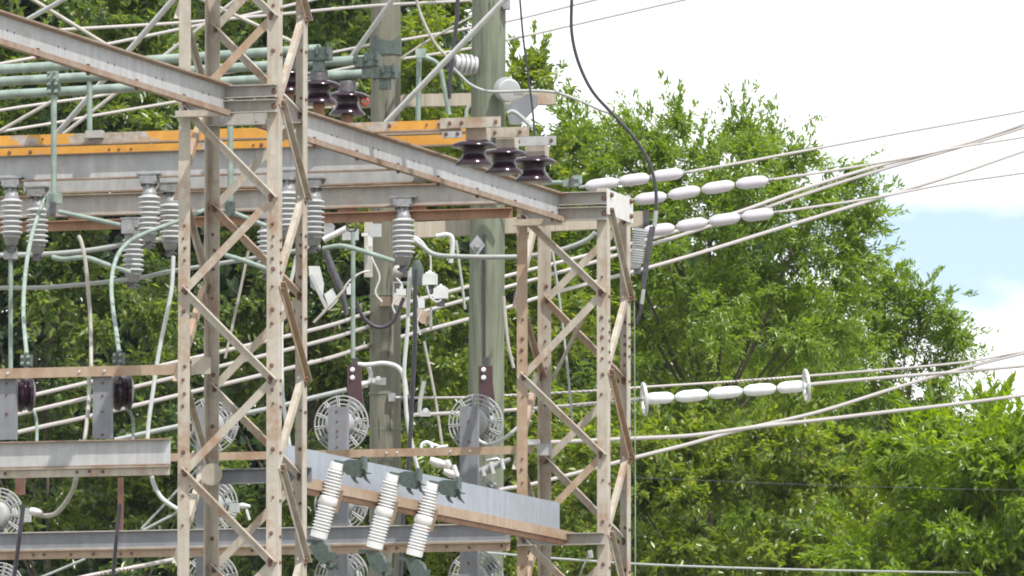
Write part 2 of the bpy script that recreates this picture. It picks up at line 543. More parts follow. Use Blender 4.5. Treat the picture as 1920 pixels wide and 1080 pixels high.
# cross channels, struts and gussets that belong to the towers
def front_channels(T, u0, v0, ytop, ybot, xL, xR, gap):
    v = v0 - 0.072
    zt, zb = PV(xR, ytop, v).z, PV(xR, ybot, v).z
    h = (zt - zb)
    hh = h * 0.46
    pl, pr = PV(xL, ytop, v), PV(xR, ytop, v)
    uL = (pl - ORG).dot(VA); uR = (pr - ORG).dot(VA)
    for z in (zt - hh, zb):
        mb = MB().prism([(0, 0), (0.07, 0), (0.07, 0.007), (0.007, 0.007), (0.007, hh - 0.007), (0.07, hh - 0.007), (0.07, hh), (0, hh)],
                        G(uL, v + 0.071, z), G(uR, v + 0.071, z), -VB, UP)
        T.part('cross_channel', mb, 'galv_tan')
    b = MB()
    for z in (zt - hh * 0.5, zb + hh * 0.5):
        bolt_at(b, G(uR - 0.025, v + 0.063, z), -VB, 0.024, 0.02)
    T.part('bolt_heads', b, 'bolt', kind='stuff')
front_channels(TA, 0, 0, 157, 209, 345, 515, 8)
front_channels(TB, UB, VB0, 358, 411, 978, 1134, 8)
# left face seat under the girders, back strut
def flat(T, name, p0, p1, h, t, nrm, mat):
    d = (p1 - p0).normalized()
    T.part(name, MB().prism([(-t / 2, -h / 2), (t / 2, -h / 2), (t / 2, h / 2), (-t / 2, h / 2)], p0, p1, nrm, UP), mat)
z = zat(0, 0, 212)
TA.part('seat_angle', MB().prism(L(0.055, 0.008, 0.06), G(0.0, -0.075, z - 0.045), G(S * 0.50, -0.075, z - 0.045), UP, -VB), 'tan')
z = zat(0, SV, 226)
TA.part('back_strut', MB().prism(L(0.095, 0.008, 0.07), G(0.03, SV - 0.012, z - 0.05), G(S - 0.03, SV - 0.012, z - 0.05), UP, -VB), 'galv_tan')
z = zat(0, SV, 893)
TA.part('back_strut', MB().prism(CH(0.115, 0.05, 0.007), G(0.02, SV + 0.06, z - 0.06), G(S + 0.02, SV + 0.06, z - 0.06), -VB, UP), 'post')
z = zat(UB, VB0, 415)
TB.part('seat_angle', MB().prism(L(0.06, 0.008, 0.06), G(UB, VB0 - 0.075, z - 0.05), G(UB + S * 0.55, VB0 - 0.075, z - 0.05), UP, -VB), 'tan')
# white head plate on the right face of the farther tower
zt1, zb1 = zat(UB + S, VB0, 355), zat(UB + S, VB0, 402)
plate = MB().prism([(-0.03, zb1), (SV + 0.03, zb1 - 0.012), (SV + 0.03, zt1 - 0.012), (-0.03, zt1)], G(UB + S + 0.004, VB0, 0), G(UB + S + 0.014, VB0, 0), VB, UP)
TB.part('head_plate', plate, 'head', label='pale painted plate bolted across the tower head')
b = MB()
for dv in (0.06, SV - 0.05):
    for zf in (0.2, 0.8):
        bolt_at(b, G(UB + S + 0.0145, VB0 + dv, zb1 + (zt1 - zb1) * zf), VA, 0.026, 0.022)
TB.part('bolt_heads', b, 'bolt', kind='stuff')
# stub channel on the front of the farther tower under the lower girder
z0 = zat(UB + S, VB0, 1021); z1 = zat(UB + S, VB0, 999)
TB.part('cross_channel', MB().prism(CH(z1 - z0, 0.07, 0.007), G(UB + 0.02, VB0 - 0.001, z0), G(UB + S - 0.02, VB0 - 0.001, z0), -VB, UP), 'galv_tan')
z = zat(UB, VB0 + SV, 846)
flat(TB, 'gusset_plate', G(UB + 0.03, VB0 + 0.5, z), G(UB + 0.16, VB0 + 0.5, z), 0.10, 0.012, VB, 'galv')
z = zat(0, SV, 690)
flat(TA, 'gusset_plate', G(-0.05, 0.47, z), G(0.10, 0.47, z), 0.13, 0.012, VB, 'tan')
z = zat(0, SV, 893)
TA.part('gusset_plate', MB().lathe(G(0.10, 0.5, z), G(0.10, 0.512, z), [(0, 0.085), (0.012, 0.085)], 16), 'tan')
# slender tie inside the farther tower
TB.part('tie_rod', MB().tube([PV(1106, 572, VB0 + 0.5), PV(1036, 712, VB0 + 0.75)], 0.016, 6), 'tan')
TB.part('earth_wire', MB().tube(spline([PV(1189, 545, VB0 + SV), PV(1190, 700, VB0 + SV), PV(1191, 900, VB0 + SV), PV(1191, 1100, VB0 + SV)]), 0.005, 6), 'green')

# ------------------------------------------------------------------ girders along the depth of the yard
def girder(name, label, u, v0, v1, pxa, h, w, mats, top=True, t=0.008):
    """channel whose web faces right; pxa: two pixels on the top edge that fix its height"""
    z = PU(*pxa, u).z
    T = Thing(name, label, 'steel girder', G(u, v0, z - h), 'steel girders running away from the camera')
    web = MB().prism([(0, 0), (t, 0), (t, h), (0, h)], G(u, v0, z - h), G(u, v1, z - h), VA, UP)
    T.part('web', web, mats[0])
    if top:
        T.part('top_flange', MB().prism([(t + 0.001, h - 0.024), (w, h - 0.014), (w, h), (t + 0.001, h)], G(u, v0, z - h), G(u, v1, z - h), VA, UP), mats[1])
        T.part('bottom_flange', MB().prism([(t + 0.001, -0.03), (w, -0.03), (w, 0.012), (t + 0.001, 0.022)], G(u, v0, z - h), G(u, v1, z - h), VA, UP), mats[1])
    else:
        T.part('bottom_flange', MB().prism([(t + 0.001, -0.045), (w, -0.045), (w, 0.035), (t + 0.001, 0.045)], G(u, v0, z - h), G(u, v1 + 0.20, z - h), VA, UP), mats[1])
        T.part('shade_strip', MB().prism([(t + 0.012, -0.085), (w - 0.02, -0.085), (w - 0.02, -0.046), (t + 0.012, -0.046)], G(u, v0, z - h), G(u, v1 + 0.15, z - h), VA, UP), 'rust')  # added dark strip, stands in for the shadow below the flange
    b = MB(); hl = MB()
    vv = v0 + 0.3
    while vv < v1:
        if top:
            bolt_at(b, G(u + w * 0.65, vv, z - h + 0.012), UP, 0.018, 0.02)
            bolt_at(b, G(u + w * 0.65, vv, z - h - 0.03), -UP, 0.020, 0.022)
            for dv in (0.52, 0.66):
                if vv + dv < v1:
                    bolt_at(hl, G(u + t, vv + dv, z - h * 0.55), VA, 0.011, 0.003)
        vv += 1.07
    if b.v:
        T.part('bolt_heads', b, 'bolt', kind='stuff')
        T.part('bolt_holes', hl, 'dark_metal', kind='stuff')
    return T, z
UG = 0.372
girder('girder', 'grey girder with rusty flanges, from the left edge to the nearer tower', UG, -11.0, -0.003, (215, 92), 0.215, 0.062, ('galv', 'flange'))
girder('girder', 'grey girder with rusty flanges, from nearer tower to the farther tower head', UG, SV - 0.02, VB0 - 0.003, (815, 288), 0.215, 0.062, ('galv', 'flange'))
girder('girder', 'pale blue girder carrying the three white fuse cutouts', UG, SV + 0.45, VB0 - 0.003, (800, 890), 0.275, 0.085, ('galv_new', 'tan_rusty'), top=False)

# ------------------------------------------------------------------ crossbeams
def crossbeam(name, label, v, x0, x1, ptop, pbot, webm, flm, fw=0.07, flange_low=None, u0=None, u1=None, group='steel crossbeams', back=False, topfl=True, bolts=()):
    ua = (PV(*x0, v) - ORG).dot(VA) if u0 is None else u0
    ub = (PV(*x1, v) - ORG).dot(VA) if u1 is None else u1
    zt = PV(*ptop, v).z; zb = PV(*pbot, v).z
    h = zt - zb; t = 0.008
    T = Thing(name, label, 'steel beam', G(ua, v, zb), group)
    T.part('web', MB().prism([(0, 0.0121), (t, 0.0121), (t, h - 0.0091), (0, h - 0.0091)], G(ua, v, zb), G(ub, v, zb), -VB, UP), webm)
    if topfl:
        T.part('top_flange', MB().prism([(-fw * 0.2, h - 0.009), (fw, h - 0.009), (fw, h), (-fw * 0.2, h)], G(ua, v, zb), G(ub, v, zb), -VB, UP), flm)
    T.part('bottom_flange', MB().prism([(-fw * 0.2, 0), (fw, 0), (fw, 0.012), (-fw * 0.2, 0.012)], G(ua, v, zb), G(ub, v, zb), -VB, UP), flm)
    if flange_low:
        hl, mat, gap = flange_low
        T.part('lower_angle', MB().prism([(0.012, -gap - hl), (0.02, -gap - hl), (0.02, -gap - 0.008), (fw, -gap - 0.008), (fw, -gap), (0.012, -gap)], G(ua, v, zb), G(ub, v, zb), -VB, UP), mat)
        if gap > 0.005:
            uu = ua + 0.2
            while uu < ub - 0.1:
                T.part('spacer', MB().box(G(uu, v - 0.03, zb - gap / 2), VA * random.uniform(0.06, 0.14), VB * 0.02, UP * (gap / 2 - 0.0015)), 'rust')
                uu += random.uniform(0.5, 0.9)
        b = MB()
        for x in bolts:
            q = PV(x, 0, v - 0.02)
            uq = (q - ORG).dot(VA)
            if ua < uq < ub:
                bolt_at(b, G(uq, v - 0.0205, zb - gap - hl * 0.5 + random.uniform(-0.006, 0.006)), -VB, 0.014, 0.010)
        if b.v: T.part('bolt_heads', b, 'bolt', kind='stuff')
    return T, zt, zb, ua, ub

V1, V2, V3 = VB0 - 0.02, 4.40, 5.08
crossbeam('crossbeam', 'grey crossbeam with an orange rusty angle under it', V1, (-900, 380), (962, 380), (600, 352), (600, 393), 'galv_tan', 'flange',
          flange_low=(0.085, 'rust', 0.035))
crossbeam('crossbeam', 'pale grey deep crossbeam directly below the yellow rails, nearest of the upper beams', V2, (-900, 300), (745, 310), (240, 286), (240, 335), 'galv', 'flange', 0.06, u1=UG - 0.004)
crossbeam('crossbeam', 'pale grey crossbeam half hidden behind the deep beam under the yellow rails', V3, (45, 300), (745, 310), (300, 300), (300, 358), 'galv', 'flange', 0.05, u1=UG - 0.004)
crossbeam('crossbeam', 'blue grey low crossbeam passing behind the three white fuse cutouts', VB0 - 0.02, (-900, 1000), (957, 1000), (600, 988), (600, 1022), 'post', 'galv_tan', 0.05,
          flange_low=(0.075, 'tan_rusty', 0.003), bolts=(67, 87, 137, 179, 230, 250, 385, 475, 590, 724, 745, 838, 880, 940))
crossbeam('crossbeam', 'big grey beam under the two grey brackets, stopping short of nearer tower', -0.02, (-1100, 860), (320, 860), (160, 826), (160, 876), 'galv', 'flange', 0.05,
          flange_low=(0.070, 'tan', 0.003), bolts=(14, 148, 171, 196))
q = G(0, -0.03, 0)
def angle_rail(label, v, x0, x1, ptop, pbot, mat, bolts=(), group='bare rusty angle rails'):
    ua = (PV(x0, ptop[1], v) - ORG).dot(VA); ub = (PV(x1, ptop[1], v) - ORG).dot(VA)
    zt, zb = PV(*ptop, v).z, PV(*pbot, v).z
    T = Thing('angle_rail', label, 'steel rail', G(ua, v, zb), group)
    T.part('angle', MB().prism([(0, 0), (0.008, 0), (0.008, zt - zb - 0.008), (0.07, zt - zb - 0.008), (0.07, zt - zb), (0, zt - zb)], G(ua, v, zb), G(ub, v, zb), VB, UP), mat)
    b = MB()
    for x in bolts:
        uq = (PV(x, ptop[1], v) - ORG).dot(VA)
        bolt_at(b, G(uq, v - 0.0005, (zt + zb) / 2), -VB, 0.012, 0.012)
    if b.v: T.part('bolt_heads', b, 'alum', kind='stuff')
    return T
angle_rail('tan angle rail under the four-bolt connectors at left, over two grey brackets', 0.50, -900, 392, (170, 687), (170, 706), 'tan_rusty', (15, 149, 196))
angle_rail('orange brown angle rail crossing in front of both wood poles to the farther tower', VB0 + 0.58, -900, 1000, (700, 842), (700, 857), 'tan_rusty', (510, 725, 745, 845, 882))

# ------------------------------------------------------------------ disconnect switches: rails, plates, blocks
VS = (3.50, 4.32, 5.16)
def switch_rail(label, v, x0, x1, ptop, pbot, mat, tx, ty, block, hole, extra=None):
    ua = (PV(x0, ptop[1], v) - ORG).dot(VA); ub = (PV(x1, ptop[1], v) - ORG).dot(VA)
    zt, zb = PV(*ptop, v).z, PV(*pbot, v).z; h = zt - zb
    T = Thing('disconnect_switch', label, 'switch', G(ua, v, zb), 'disconnect switches on the girder')
    T.part('rail', MB().prism([(0, 0), (0.055, 0), (0.055, 0.008), (0.008, 0.008), (0.008, h - 0.008), (0.055, h - 0.008), (0.055, h), (0, h)], G(ua, v, zb), G(ub, v, zb), VB, UP), mat)
    T.part('foot_strip', MB().prism([(-0.022, -0.014), (0.055, -0.014), (0.055, -0.001), (-0.022, -0.001)], G(ua, v, zb), G(ub, v, zb), VB, UP), 'flange')
    b = MB()
    # terminal plate at the right end
    for (xa, xb, ya, yb, dv, mm) in tx:
        p, q = PV(xa, ya, v + dv), PV(xb, yb, v + dv)
        u1, u2 = (p - ORG).dot(VA), (q - ORG).dot(VA)
        T.part('terminal_plate', MB().box(G((u1 + u2) / 2, v + dv, (p.z + q.z) / 2), VA * (u2 - u1) / 2, VB * 0.012, UP * abs(p.z - q.z) / 2), mm)
        for fr in ty:
            bolt_at(b, G(u1 + (u2 - u1) * fr, v + dv - 0.0125, (p.z + q.z) / 2), -VB, 0.017, 0.014)
    for (xa, xb, ya, yb) in block:
        p, q = PV(xa, ya, v + 0.03), PV(xb, yb, v + 0.03)
        u1, u2 = (p - ORG).dot(VA), (q - ORG).dot(VA)
        T.part('mounting_block', MB().box(G((u1 + u2) / 2, v + 0.08, (p.z + q.z) / 2), VA * (u2 - u1) / 2, VB * 0.06, UP * abs(p.z - q.z) / 2), 'tan')
    for x in hole:
        uq = (PV(x, ptop[1], v) - ORG).dot(VA)
        bolt_at(b, G(uq, v - 0.0005, zb + h * 0.55), -VB, random.choice((0.010, 0.017)), 0.012)
    T.part('bolt_heads', b, 'bolt', kind='stuff')
    if extra: extra(T)
    return T
switch_rail('grey rail with few scraps of yellow, hindmost and topmost of the three switch rails', VS[0], 585, 862, (700, 229), (700, 246), 'yellow_worn',
            [(826, 938, 222, 238, -0.02, 'tan')], (0.16, 0.36, 0.93), [(874, 912, 239, 262)], (730, 800, 822, 862))
switch_rail('chipped yellow rail with a bare grey patch, middle one of the three switch rails', VS[1], -900, 880, (240, 247), (240, 266), 'yellow_worn',
            [(830, 866, 244, 258, -0.02, 'galv'), (913, 991, 240, 256, -0.03, 'tan')], (0.2, 0.8), [(930, 965, 257, 277)], (80, 835))
switch_rail('brightest yellow rail just above the pale grey deep beam, lowest of the three', VS[2], -900, 880, (240, 271), (240, 289), 'yellow',
            [(965, 1042, 257, 272, -0.04, 'galv')], (0.1, 0.9), [(985, 1022, 273, 292)], (18, 57, 205, 223, 246, 475, 490))

# ------------------------------------------------------------------ insulators
MESH = {}
def cached(key, fn, mats):
    if key not in MESH:
        me = fn().mesh(key)
        for m in mats: me.materials.append(M[m])
        MESH[key] = me
    return MESH[key]
Z0 = Vector((0, 0, 0))
def ribs(n, pitch, core, rad, start):
    pr = [(start, core)]
    for i in range(n):
        z = start + i * pitch
        pr += [(z + pitch * 0.18, core), (z + pitch * 0.42, rad * 0.93), (z + pitch * 0.60, rad), (z + pitch * 0.74, rad * 0.97), (z + pitch * 0.80, core * 1.08)]
    pr += [(start + n * pitch, core)]
    return pr
def m_cap():
    mb = MB().lathe((0, 0, 0), (0, 0, -1), [(0, 0.075), (0.014, 0.075), (0.0145, 0.05), (0.075, 0.055), (0.085, 0.062), (0.1, 0.06)], 18)
    return mb
def m_brk():
    mb = MB().box((0, 0, 0.03), (0.075, 0, 0), (0, 0.045, 0), (0, 0, 0.0285))
    mb.box((0, 0, 0.066), (0.10, 0, 0), (0, 0.05, 0), (0, 0, 0.006))
    return mb
def m_bolts4():
    mb = MB()
    for k in range(6):
        a = k * math.pi / 3
        bolt_at(mb, Vector((0.06 * math.cos(a), 0.06 * math.sin(a), -0.0142)), -UP, 0.014, 0.02)
    return mb
def m_sheds():
    return MB().lathe((0, 0, 0), (0, 0, -1), ribs(7, 0.0425, 0.060, 0.093, 0.1005), 24)
def m_foot():
    return MB().lathe((0, 0, 0), (0, 0, -1), [(0.3985, 0.068), (0.42, 0.072), (0.425, 0.062), (0.475, 0.050), (0.49, 0.03)], 18)
def m_stud():
    mb = MB().box((0, 0, -0.515), (0.028, 0, 0), (0, 0.028, 0), (0, 0, 0.024))
    mb.tube([(-0.05, 0, -0.515), (0.05, 0, -0.515)], 0.012, 6)
    return mb
def post_insulator(label, px, py, v, scale=1.0, tilt=0.0):
    T = Thing('post_insulator', label, 'insulator', PV(px, py, v), 'grey ribbed porcelain insulators under the beams', scale=scale)
    T.e.rotation_euler = (0, R(tilt), -TH)
    c = T.part('cap', cached('cap', m_cap, ['cap_metal']), None)
    T.part('mounting_bracket', cached('mounting_bracket', m_brk, ['cap_metal']), None)
    T.part('bolt_heads', cached('cap_bolts', m_bolts4, ['dark_metal']), None, kind='stuff')
    T.part('shed_stack', cached('shed_stack', m_sheds, ['grey_porc']), None)
    T.part('foot_fitting', cached('foot_fitting', m_foot, ['cap_metal']), None)
    T.part('terminal_stud', cached('terminal_stud', m_stud, ['dark_metal']), None)
post_insulator('grey ribbed insulator at left picture edge, hanging above a straight green bar', 22, 349, V2 - 0.03)
post_insulator('grey ribbed insulator crossed by the tall green looped conductor at left', 70, 366, V3 - 0.03)
post_insulator('grey ribbed insulator left of nearer tower, whole, higher than its two neighbours', 280, 342, V2 - 0.03)
post_insulator('grey ribbed insulator partly hidden by the front left leg of the nearer tower', 320, 358, V3 - 0.03)
post_insulator('lower grey ribbed insulator under the bend of the second green conductor', 250, 424, V1 - 0.05)
post_insulator('grey ribbed insulator seen inside the nearer tower, between its two right legs', 541, 335, V2 - 0.03)
post_insulator('grey ribbed insulator partly hidden behind the back right leg of the nearer tower', 588, 350, V3 - 0.03)
post_insulator('lower grey ribbed insulator showing just left of the front right leg of the nearer tower', 502, 408, V1 - 0.05)
post_insulator('grey ribbed insulator standing alone in front of the wood poles, above the white cable', 757, 385, V1 - 0.05, 1.06)

def m_bell():
    return MB().lathe((0, 0, 0), (0, 0, -1), [(0.0, 0.078), (0.004, 0.105), (0.018, 0.150), (0.034, 0.176), (0.044, 0.179), (0.050, 0.172), (0.053, 0.13), (0.062, 0.100), (0.085, 0.088),
                                               (0.115, 0.094), (0.150, 0.118), (0.178, 0.146), (0.192, 0.146), (0.197, 0.12), (0.199, 0.06)], 36)
def m_bellcap():
    return MB().lathe((0, 0, 0.085), (0, 0, -1), [(0, 0.066), (0.012, 0.072), (0.07, 0.074), (0.086, 0.078)], 20)
def m_bellfoot():
    return MB().lathe((0, 0, -0.197), (0, 0, -1), [(0, 0.05), (0.05, 0.046), (0.30, 0.046)], 16)
def bell(label, px, py, v, scale=1.0, foot=True):
    T = Thing('bell_insulator', label, 'insulator', PV(px, py, v), 'brown glazed bell insulators', scale=scale)
    T.part('bell', cached('bell', m_bell, ['brown']), None)
    T.part('cap', cached('bell_cap', m_bellcap, ['dark_metal' if foot else 'tan']), None) if foot else None
    if foot:
        T.part('foot_pin', cached('bell_foot', m_bellfoot, ['rust']), None)
    return T
bell('brown glazed bell insulator half hidden by the back right leg of the nearer tower', 540, 130, VS[0] + 0.02)
bell('brown glazed bell insulator standing just right of the back right leg of the nearer tower', 598, 151, VS[1] + 0.02)
tb = bell('brown glazed bell insulator with a small red tag, in front of the left wood pole', 651, 172, VS[2] + 0.02)
bell('brown glazed bell insulator under the topmost terminal plate, leftmost of its three', 889, 264, VS[0] + 0.06, 1.02, False)
bell('brown glazed bell insulator beneath the switch rails, middle of the three at the right', 945, 279, VS[1] + 0.06, 1.04, False)
bell('brown glazed bell insulator beneath the switch rails, lowest and nearest the farther tower', 1000, 294, VS[2] + 0.06, 1.06, False)
# red tag
p = PV(683, 190, VS[2] + 0.02)
tb.part('tag', MB().ring(p, VB, 0.030, 0.011, 16, 6), 'red', label='small red ring tag')
# brown discs seen edge-on under the tan rail
for px, py, lab in ((24, 738, 'brown glazed disc insulator at the left edge, lying sideways behind a grey bracket'),
                    (208, 735, 'brown glazed disc insulator lying sideways behind the grey bracket left of the nearer tower')):
    T = Thing('disc_insulator', lab, 'insulator', PV(px, py, 0.78), 'brown sideways disc insulators')
    q = PV(px, py, 0.78)
    ax = (VA * 0.9 + VB * 0.43).normalized()
    T.part('disc', MB().lathe(q, q + ax, [(0.0, 0.10), (0.03, 0.14), (0.07, 0.145), (0.085, 0.12), (0.10, 0.115), (0.125, 0.14), (0.15, 0.135), (0.17, 0.09), (0.172, 0.04)], 32), 'brown')
    T.part('clip', MB().box(PV(px + 6, py - 10, 0.70), VA * 0.030, VB * 0.006, UP * 0.065), 'tan')
    T.part('slot', MB().box(PV(px + 6, py - 8, 0.692), VA * 0.008, VB * 0.004, UP * 0.040), 'dark_metal')

# uprights that carry them
def upright(label, v, xa, xb, ya, yb, mat, group='grey upright brackets', holes=()):
    p, q = PV(xa, ya, v), PV(xb, yb, v)
    w = abs((q - p).dot(VA))
    T = Thing('upright_channel', label, 'steel bracket', Vector((p.x, p.y, min(p.z, q.z))), group)
    zb, zt = min(p.z, q.z), max(p.z, q.z)
    u = (p - ORG).dot(VA)
    T.part('channel', MB().prism([(0, 0), (w, 0), (w, 0.05), (w - 0.008, 0.05), (w - 0.008, 0.008), (0.008, 0.008), (0.008, 0.05), (0, 0.05)], G(u, v, zb), G(u, v, zt), VA, VB), mat)
    b = MB()
    for (x, y) in holes:
        h = PV(x, y, v)
        bolt_at(b, h - VB * 0.0005, -VB, random.choice((0.010, 0.013)), 0.008)
    if b.v: T.part('bolt_heads', b, 'bolt', kind='stuff')
    return T
upright('grey bracket channel at the left picture edge, between tan rail and big grey beam', 0.55, -6, 29, 708, 824, 'post', holes=((12, 776), (12, 719), (12, 740)))
upright('grey bracket channel between tan rail and big grey beam, left of the nearer tower', 0.55, 174, 208, 706, 822, 'post', holes=((192, 772), (192, 815), (192, 718), (192, 742)))
VF = VB0 + 1.35
upright('blue grey post in front of the middle fan stack', VF - 0.35, 615, 649, 763, 2250, 'post', 'posts in front of the cooling fans', ((631, 771), (632, 790), (632, 808), (632, 818), (632, 838), (632, 1045), (632, 1065)))
upright('blue grey post in front of right fan, beside the right wood pole', VF - 0.35, 862, 895, 762, 2250, 'post', 'posts in front of the cooling fans', ((878, 790), (880, 828), (878, 1056)))
upright('blue grey post behind the nearer tower, in front of left fan stack', VF - 0.35, 368, 398, 763, 2250, 'post', 'posts in front of the cooling fans', ((384, 790), (384, 1060)))

# ------------------------------------------------------------------ cooling fans
def m_guard():
    mb = MB()
    for r_ in (0.243, 0.208, 0.172, 0.136):
        mb.ring((0, 0, 0), (0, 1, 0), r_, 0.0072, 36, 5)
    for k in range(12):
        for da in (-0.045, 0.045):
            a = k * math.pi / 6 + da + 0.1
            c, s_ = math.cos(a), math.sin(a)
            mb.tube([(0.11 * c, -0.004, 0.11 * s_), (0.245 * c, -0.004, 0.245 * s_)], 0.006, 4)
    return mb
def m_motor():
    return MB().lathe((0, -0.11, 0), (0, 1, 0), [(0, 0.06), (0.004, 0.112), (0.015, 0.120), (0.115, 0.122), (0.118, 0.106), (0.135, 0.106), (0.138, 0.124), (0.33, 0.122), (0.345, 0.09)], 26)
def m_blade():
    mb = MB()
    vs_ = []
    for r_, hw, pit in ((0.06, 0.03, 0.03), (0.13, 0.06, 0.035), (0.22, 0.085, 0.03)):
        vs_ += [(r_, 0.05 - pit, -hw), (r_, 0.05 + pit, hw), (r_, 0.054 + pit, hw), (r_, 0.054 - pit, -hw)]
    fs = []
    for i in range(2):
        for k in range(4):
            a, b = i * 4 + k, i * 4 + (k + 1) % 4
            fs.append((a, b, b + 4, a + 4))
    fs += [(0, 1, 2, 3), (8, 9, 10, 11)]
    return mb.add(vs_, fs)
def fan(label, px, py, v, scale=1.0):
    T = Thing('cooling_fan', label, 'fan', PV(px, py, v), 'round guarded cooling fans', scale=scale)
    T.e.rotation_euler = (0, 0, -TH)
    o = T.part('guard', cached('fan_guard', m_guard, ['guard']), None)
    o.rotation_euler = (random.uniform(-0.03, 0.03), random.uniform(0, 0.5), random.uniform(-0.04, 0.04))
    T.part('motor', cached('fan_motor', m_motor, ['guard']), None)
    for k in range(5):
        o = T.part('blade', cached('fan_blade', m_blade, ['fan_dark']), None)
        o.rotation_euler = (0, k * 2 * math.pi / 5 + 0.4, 0)
fan('round caged fan below the left maroon plate, left of the left wood pole', 640, 795, VF)
fan('round caged fan below the right maroon plate, before the right wood pole', 892, 793, VF)
fan('round caged fan seen through the nearer tower, above the big grey beam level', 396, 797, VF)
fan('round caged fan seen through the nearer tower, below the big grey beam level', 396, 948, VF)
fan('round caged fan behind the first white fuse cutout, mostly hidden by the blue girder', 640, 945, VF)
fan('round caged fan at the bottom edge, under the first fuse cutout', 640, 1083, VF)
fan('round caged fan at the bottom edge, right of the third fuse cutout', 892, 1085, VF)
fan('round caged fan at the bottom edge, seen through the nearer tower', 396, 1090, VF)
fan('round caged fan cut by the left picture edge, under the big grey beam', -4, 965, VF, 0.95)
fan('round caged fan at the bottom left corner of the picture', -2, 1105, VF, 0.95)
fan('round caged fan mostly hidden below the blue girder, before the right wood pole', 892, 945, VF)

# maroon plates above the fans
for x, yt, yb, lab in ((664, 668, 772, 'maroon plate with two white bolts hanging on the green rod by the left wood pole'),
                       (910, 668, 765, 'maroon plate with two white bolts hanging in front of the right wood pole')):
    v = VF + 0.12
    p = PV(x, yt + 18, v)
    T = Thing('fibre_plate', lab, 'plate', p, 'maroon fibre plates')
    zt, zb = PV(x, yt + 18, v).z, PV(x, yb, v).z
    u = (p - ORG).dot(VA)
    T.part('board', MB().prism([(-0.063, zt - zb), (0.063, zt - zb), (0.063, (zt - zb) * 0.62), (0.092, 0), (-0.05, 0), (-0.063, (zt - zb) * 0.5)], G(u, v, zb), G(u, v + 0.02, zb), VA, UP), 'maroon')
    T.part('hanger', MB().prism([(-0.03, 0), (0.03, 0), (0.03, 0.075), (-0.03, 0.075)], G(u, v + 0.004, zt + 0.001), G(u, v + 0.016, zt + 0.001), VA, UP), 'dark_metal')
    b = MB()
    for dy in (25, 40):
        bolt_at(b, PV(x - 3, yt + dy, v) - VB * 0.0005, -VB, 0.022, 0.015, 10)
    T.part('bolt_heads', b, 'white', kind='stuff')

# ------------------------------------------------------------------ fuse cutouts on the blue girder
def m_cut():
    mb = MB()
    core, rad = 0.056, 0.072
    L_ = 0.62
    pr = [(0, 0.045), (0.003, 0.062), (0.055, 0.064), (0.058, core)]
    z = 0.058
    for i in range(8):
        pr += [(z + 0.004, core), (z + 0.012, rad), (z + 0.018, rad), (z + 0.024, core)]; z += 0.0255
    pr += [(z, core), (z + 0.004, 0.066), (z + 0.018, 0.073), (z + 0.062, 0.073), (z + 0.076, 0.066), (z + 0.08, core)]; z += 0.08
    for i in range(8):
        pr += [(z + 0.004, core), (z + 0.012, rad), (z + 0.018, rad), (z + 0.024, core)]; z += 0.0255
    pr += [(z, core), (z + 0.003, 0.068), (z + 0.055, 0.066), (z + 0.057, 0.05)]
    return MB().lathe((0, 0, 0), (0, 0, -1), pr, 22)
def m_cut_top():
    mb = MB()
    mb.prism([(0.0, -0.035), (0.01, 0.045), (0.05, 0.058), (0.13, 0.052), (0.155, 0.02), (0.15, -0.05), (0.13, -0.085), (0.08, -0.075), (0.03, -0.06)], (0, -0.04, -0.02), (0, 0.04, -0.02), (1, 0, 0), (0, 0, 1))
    mb.box((0.16, 0, 0.01), (0.012, 0, 0), (0, 0.05, 0), (0, 0, 0.05))
    mb.tube([(0.075, -0.02, -0.09), (0.09, -0.02, -0.125), (0.12, -0.02, -0.15)], [0.02, 0.013, 0.005], 6)
    mb.tube([(0.15, 0.02, -0.06), (0.165, 0.02, -0.11), (0.205, 0.02, -0.15)], [0.018, 0.014, 0.004], 6)
    mb.tube([(0.165, 0.0, -0.04), (0.19, 0.0, -0.07), (0.22, 0.0, -0.072)], [0.014, 0.010, 0.004], 6)
    mb.box((-0.03, 0, 0.02), (0.05, 0, -0.01), (0, 0.02, 0), (0, 0, 0.010))
    return mb
def m_cut_bot():
    mb = MB()
    mb.prism([(-0.05, 0.02), (0.03, 0.045), (0.10, 0.015), (0.145, -0.05), (0.14, -0.11), (0.10, -0.13), (0.03, -0.10), (-0.02, -0.04)], (0, -0.04, -0.66), (0, 0.04, -0.66), (1, 0, 0), (0, 0, 1))
    mb.tube([(0.125, 0, -0.795), (0.165, 0, -0.80), (0.195, 0, -0.76), (0.20, 0, -0.715)], [0.022, 0.024, 0.02, 0.010], 8)
    mb.box((0.145, 0, -0.72), (0.012, 0, 0.006), (0, 0.05, 0), (0, 0, 0.035))
    mb.box((-0.06, 0, -0.645), (0.05, 0, 0.008), (0, 0.03, 0), (0, 0, 0.014))
    return mb
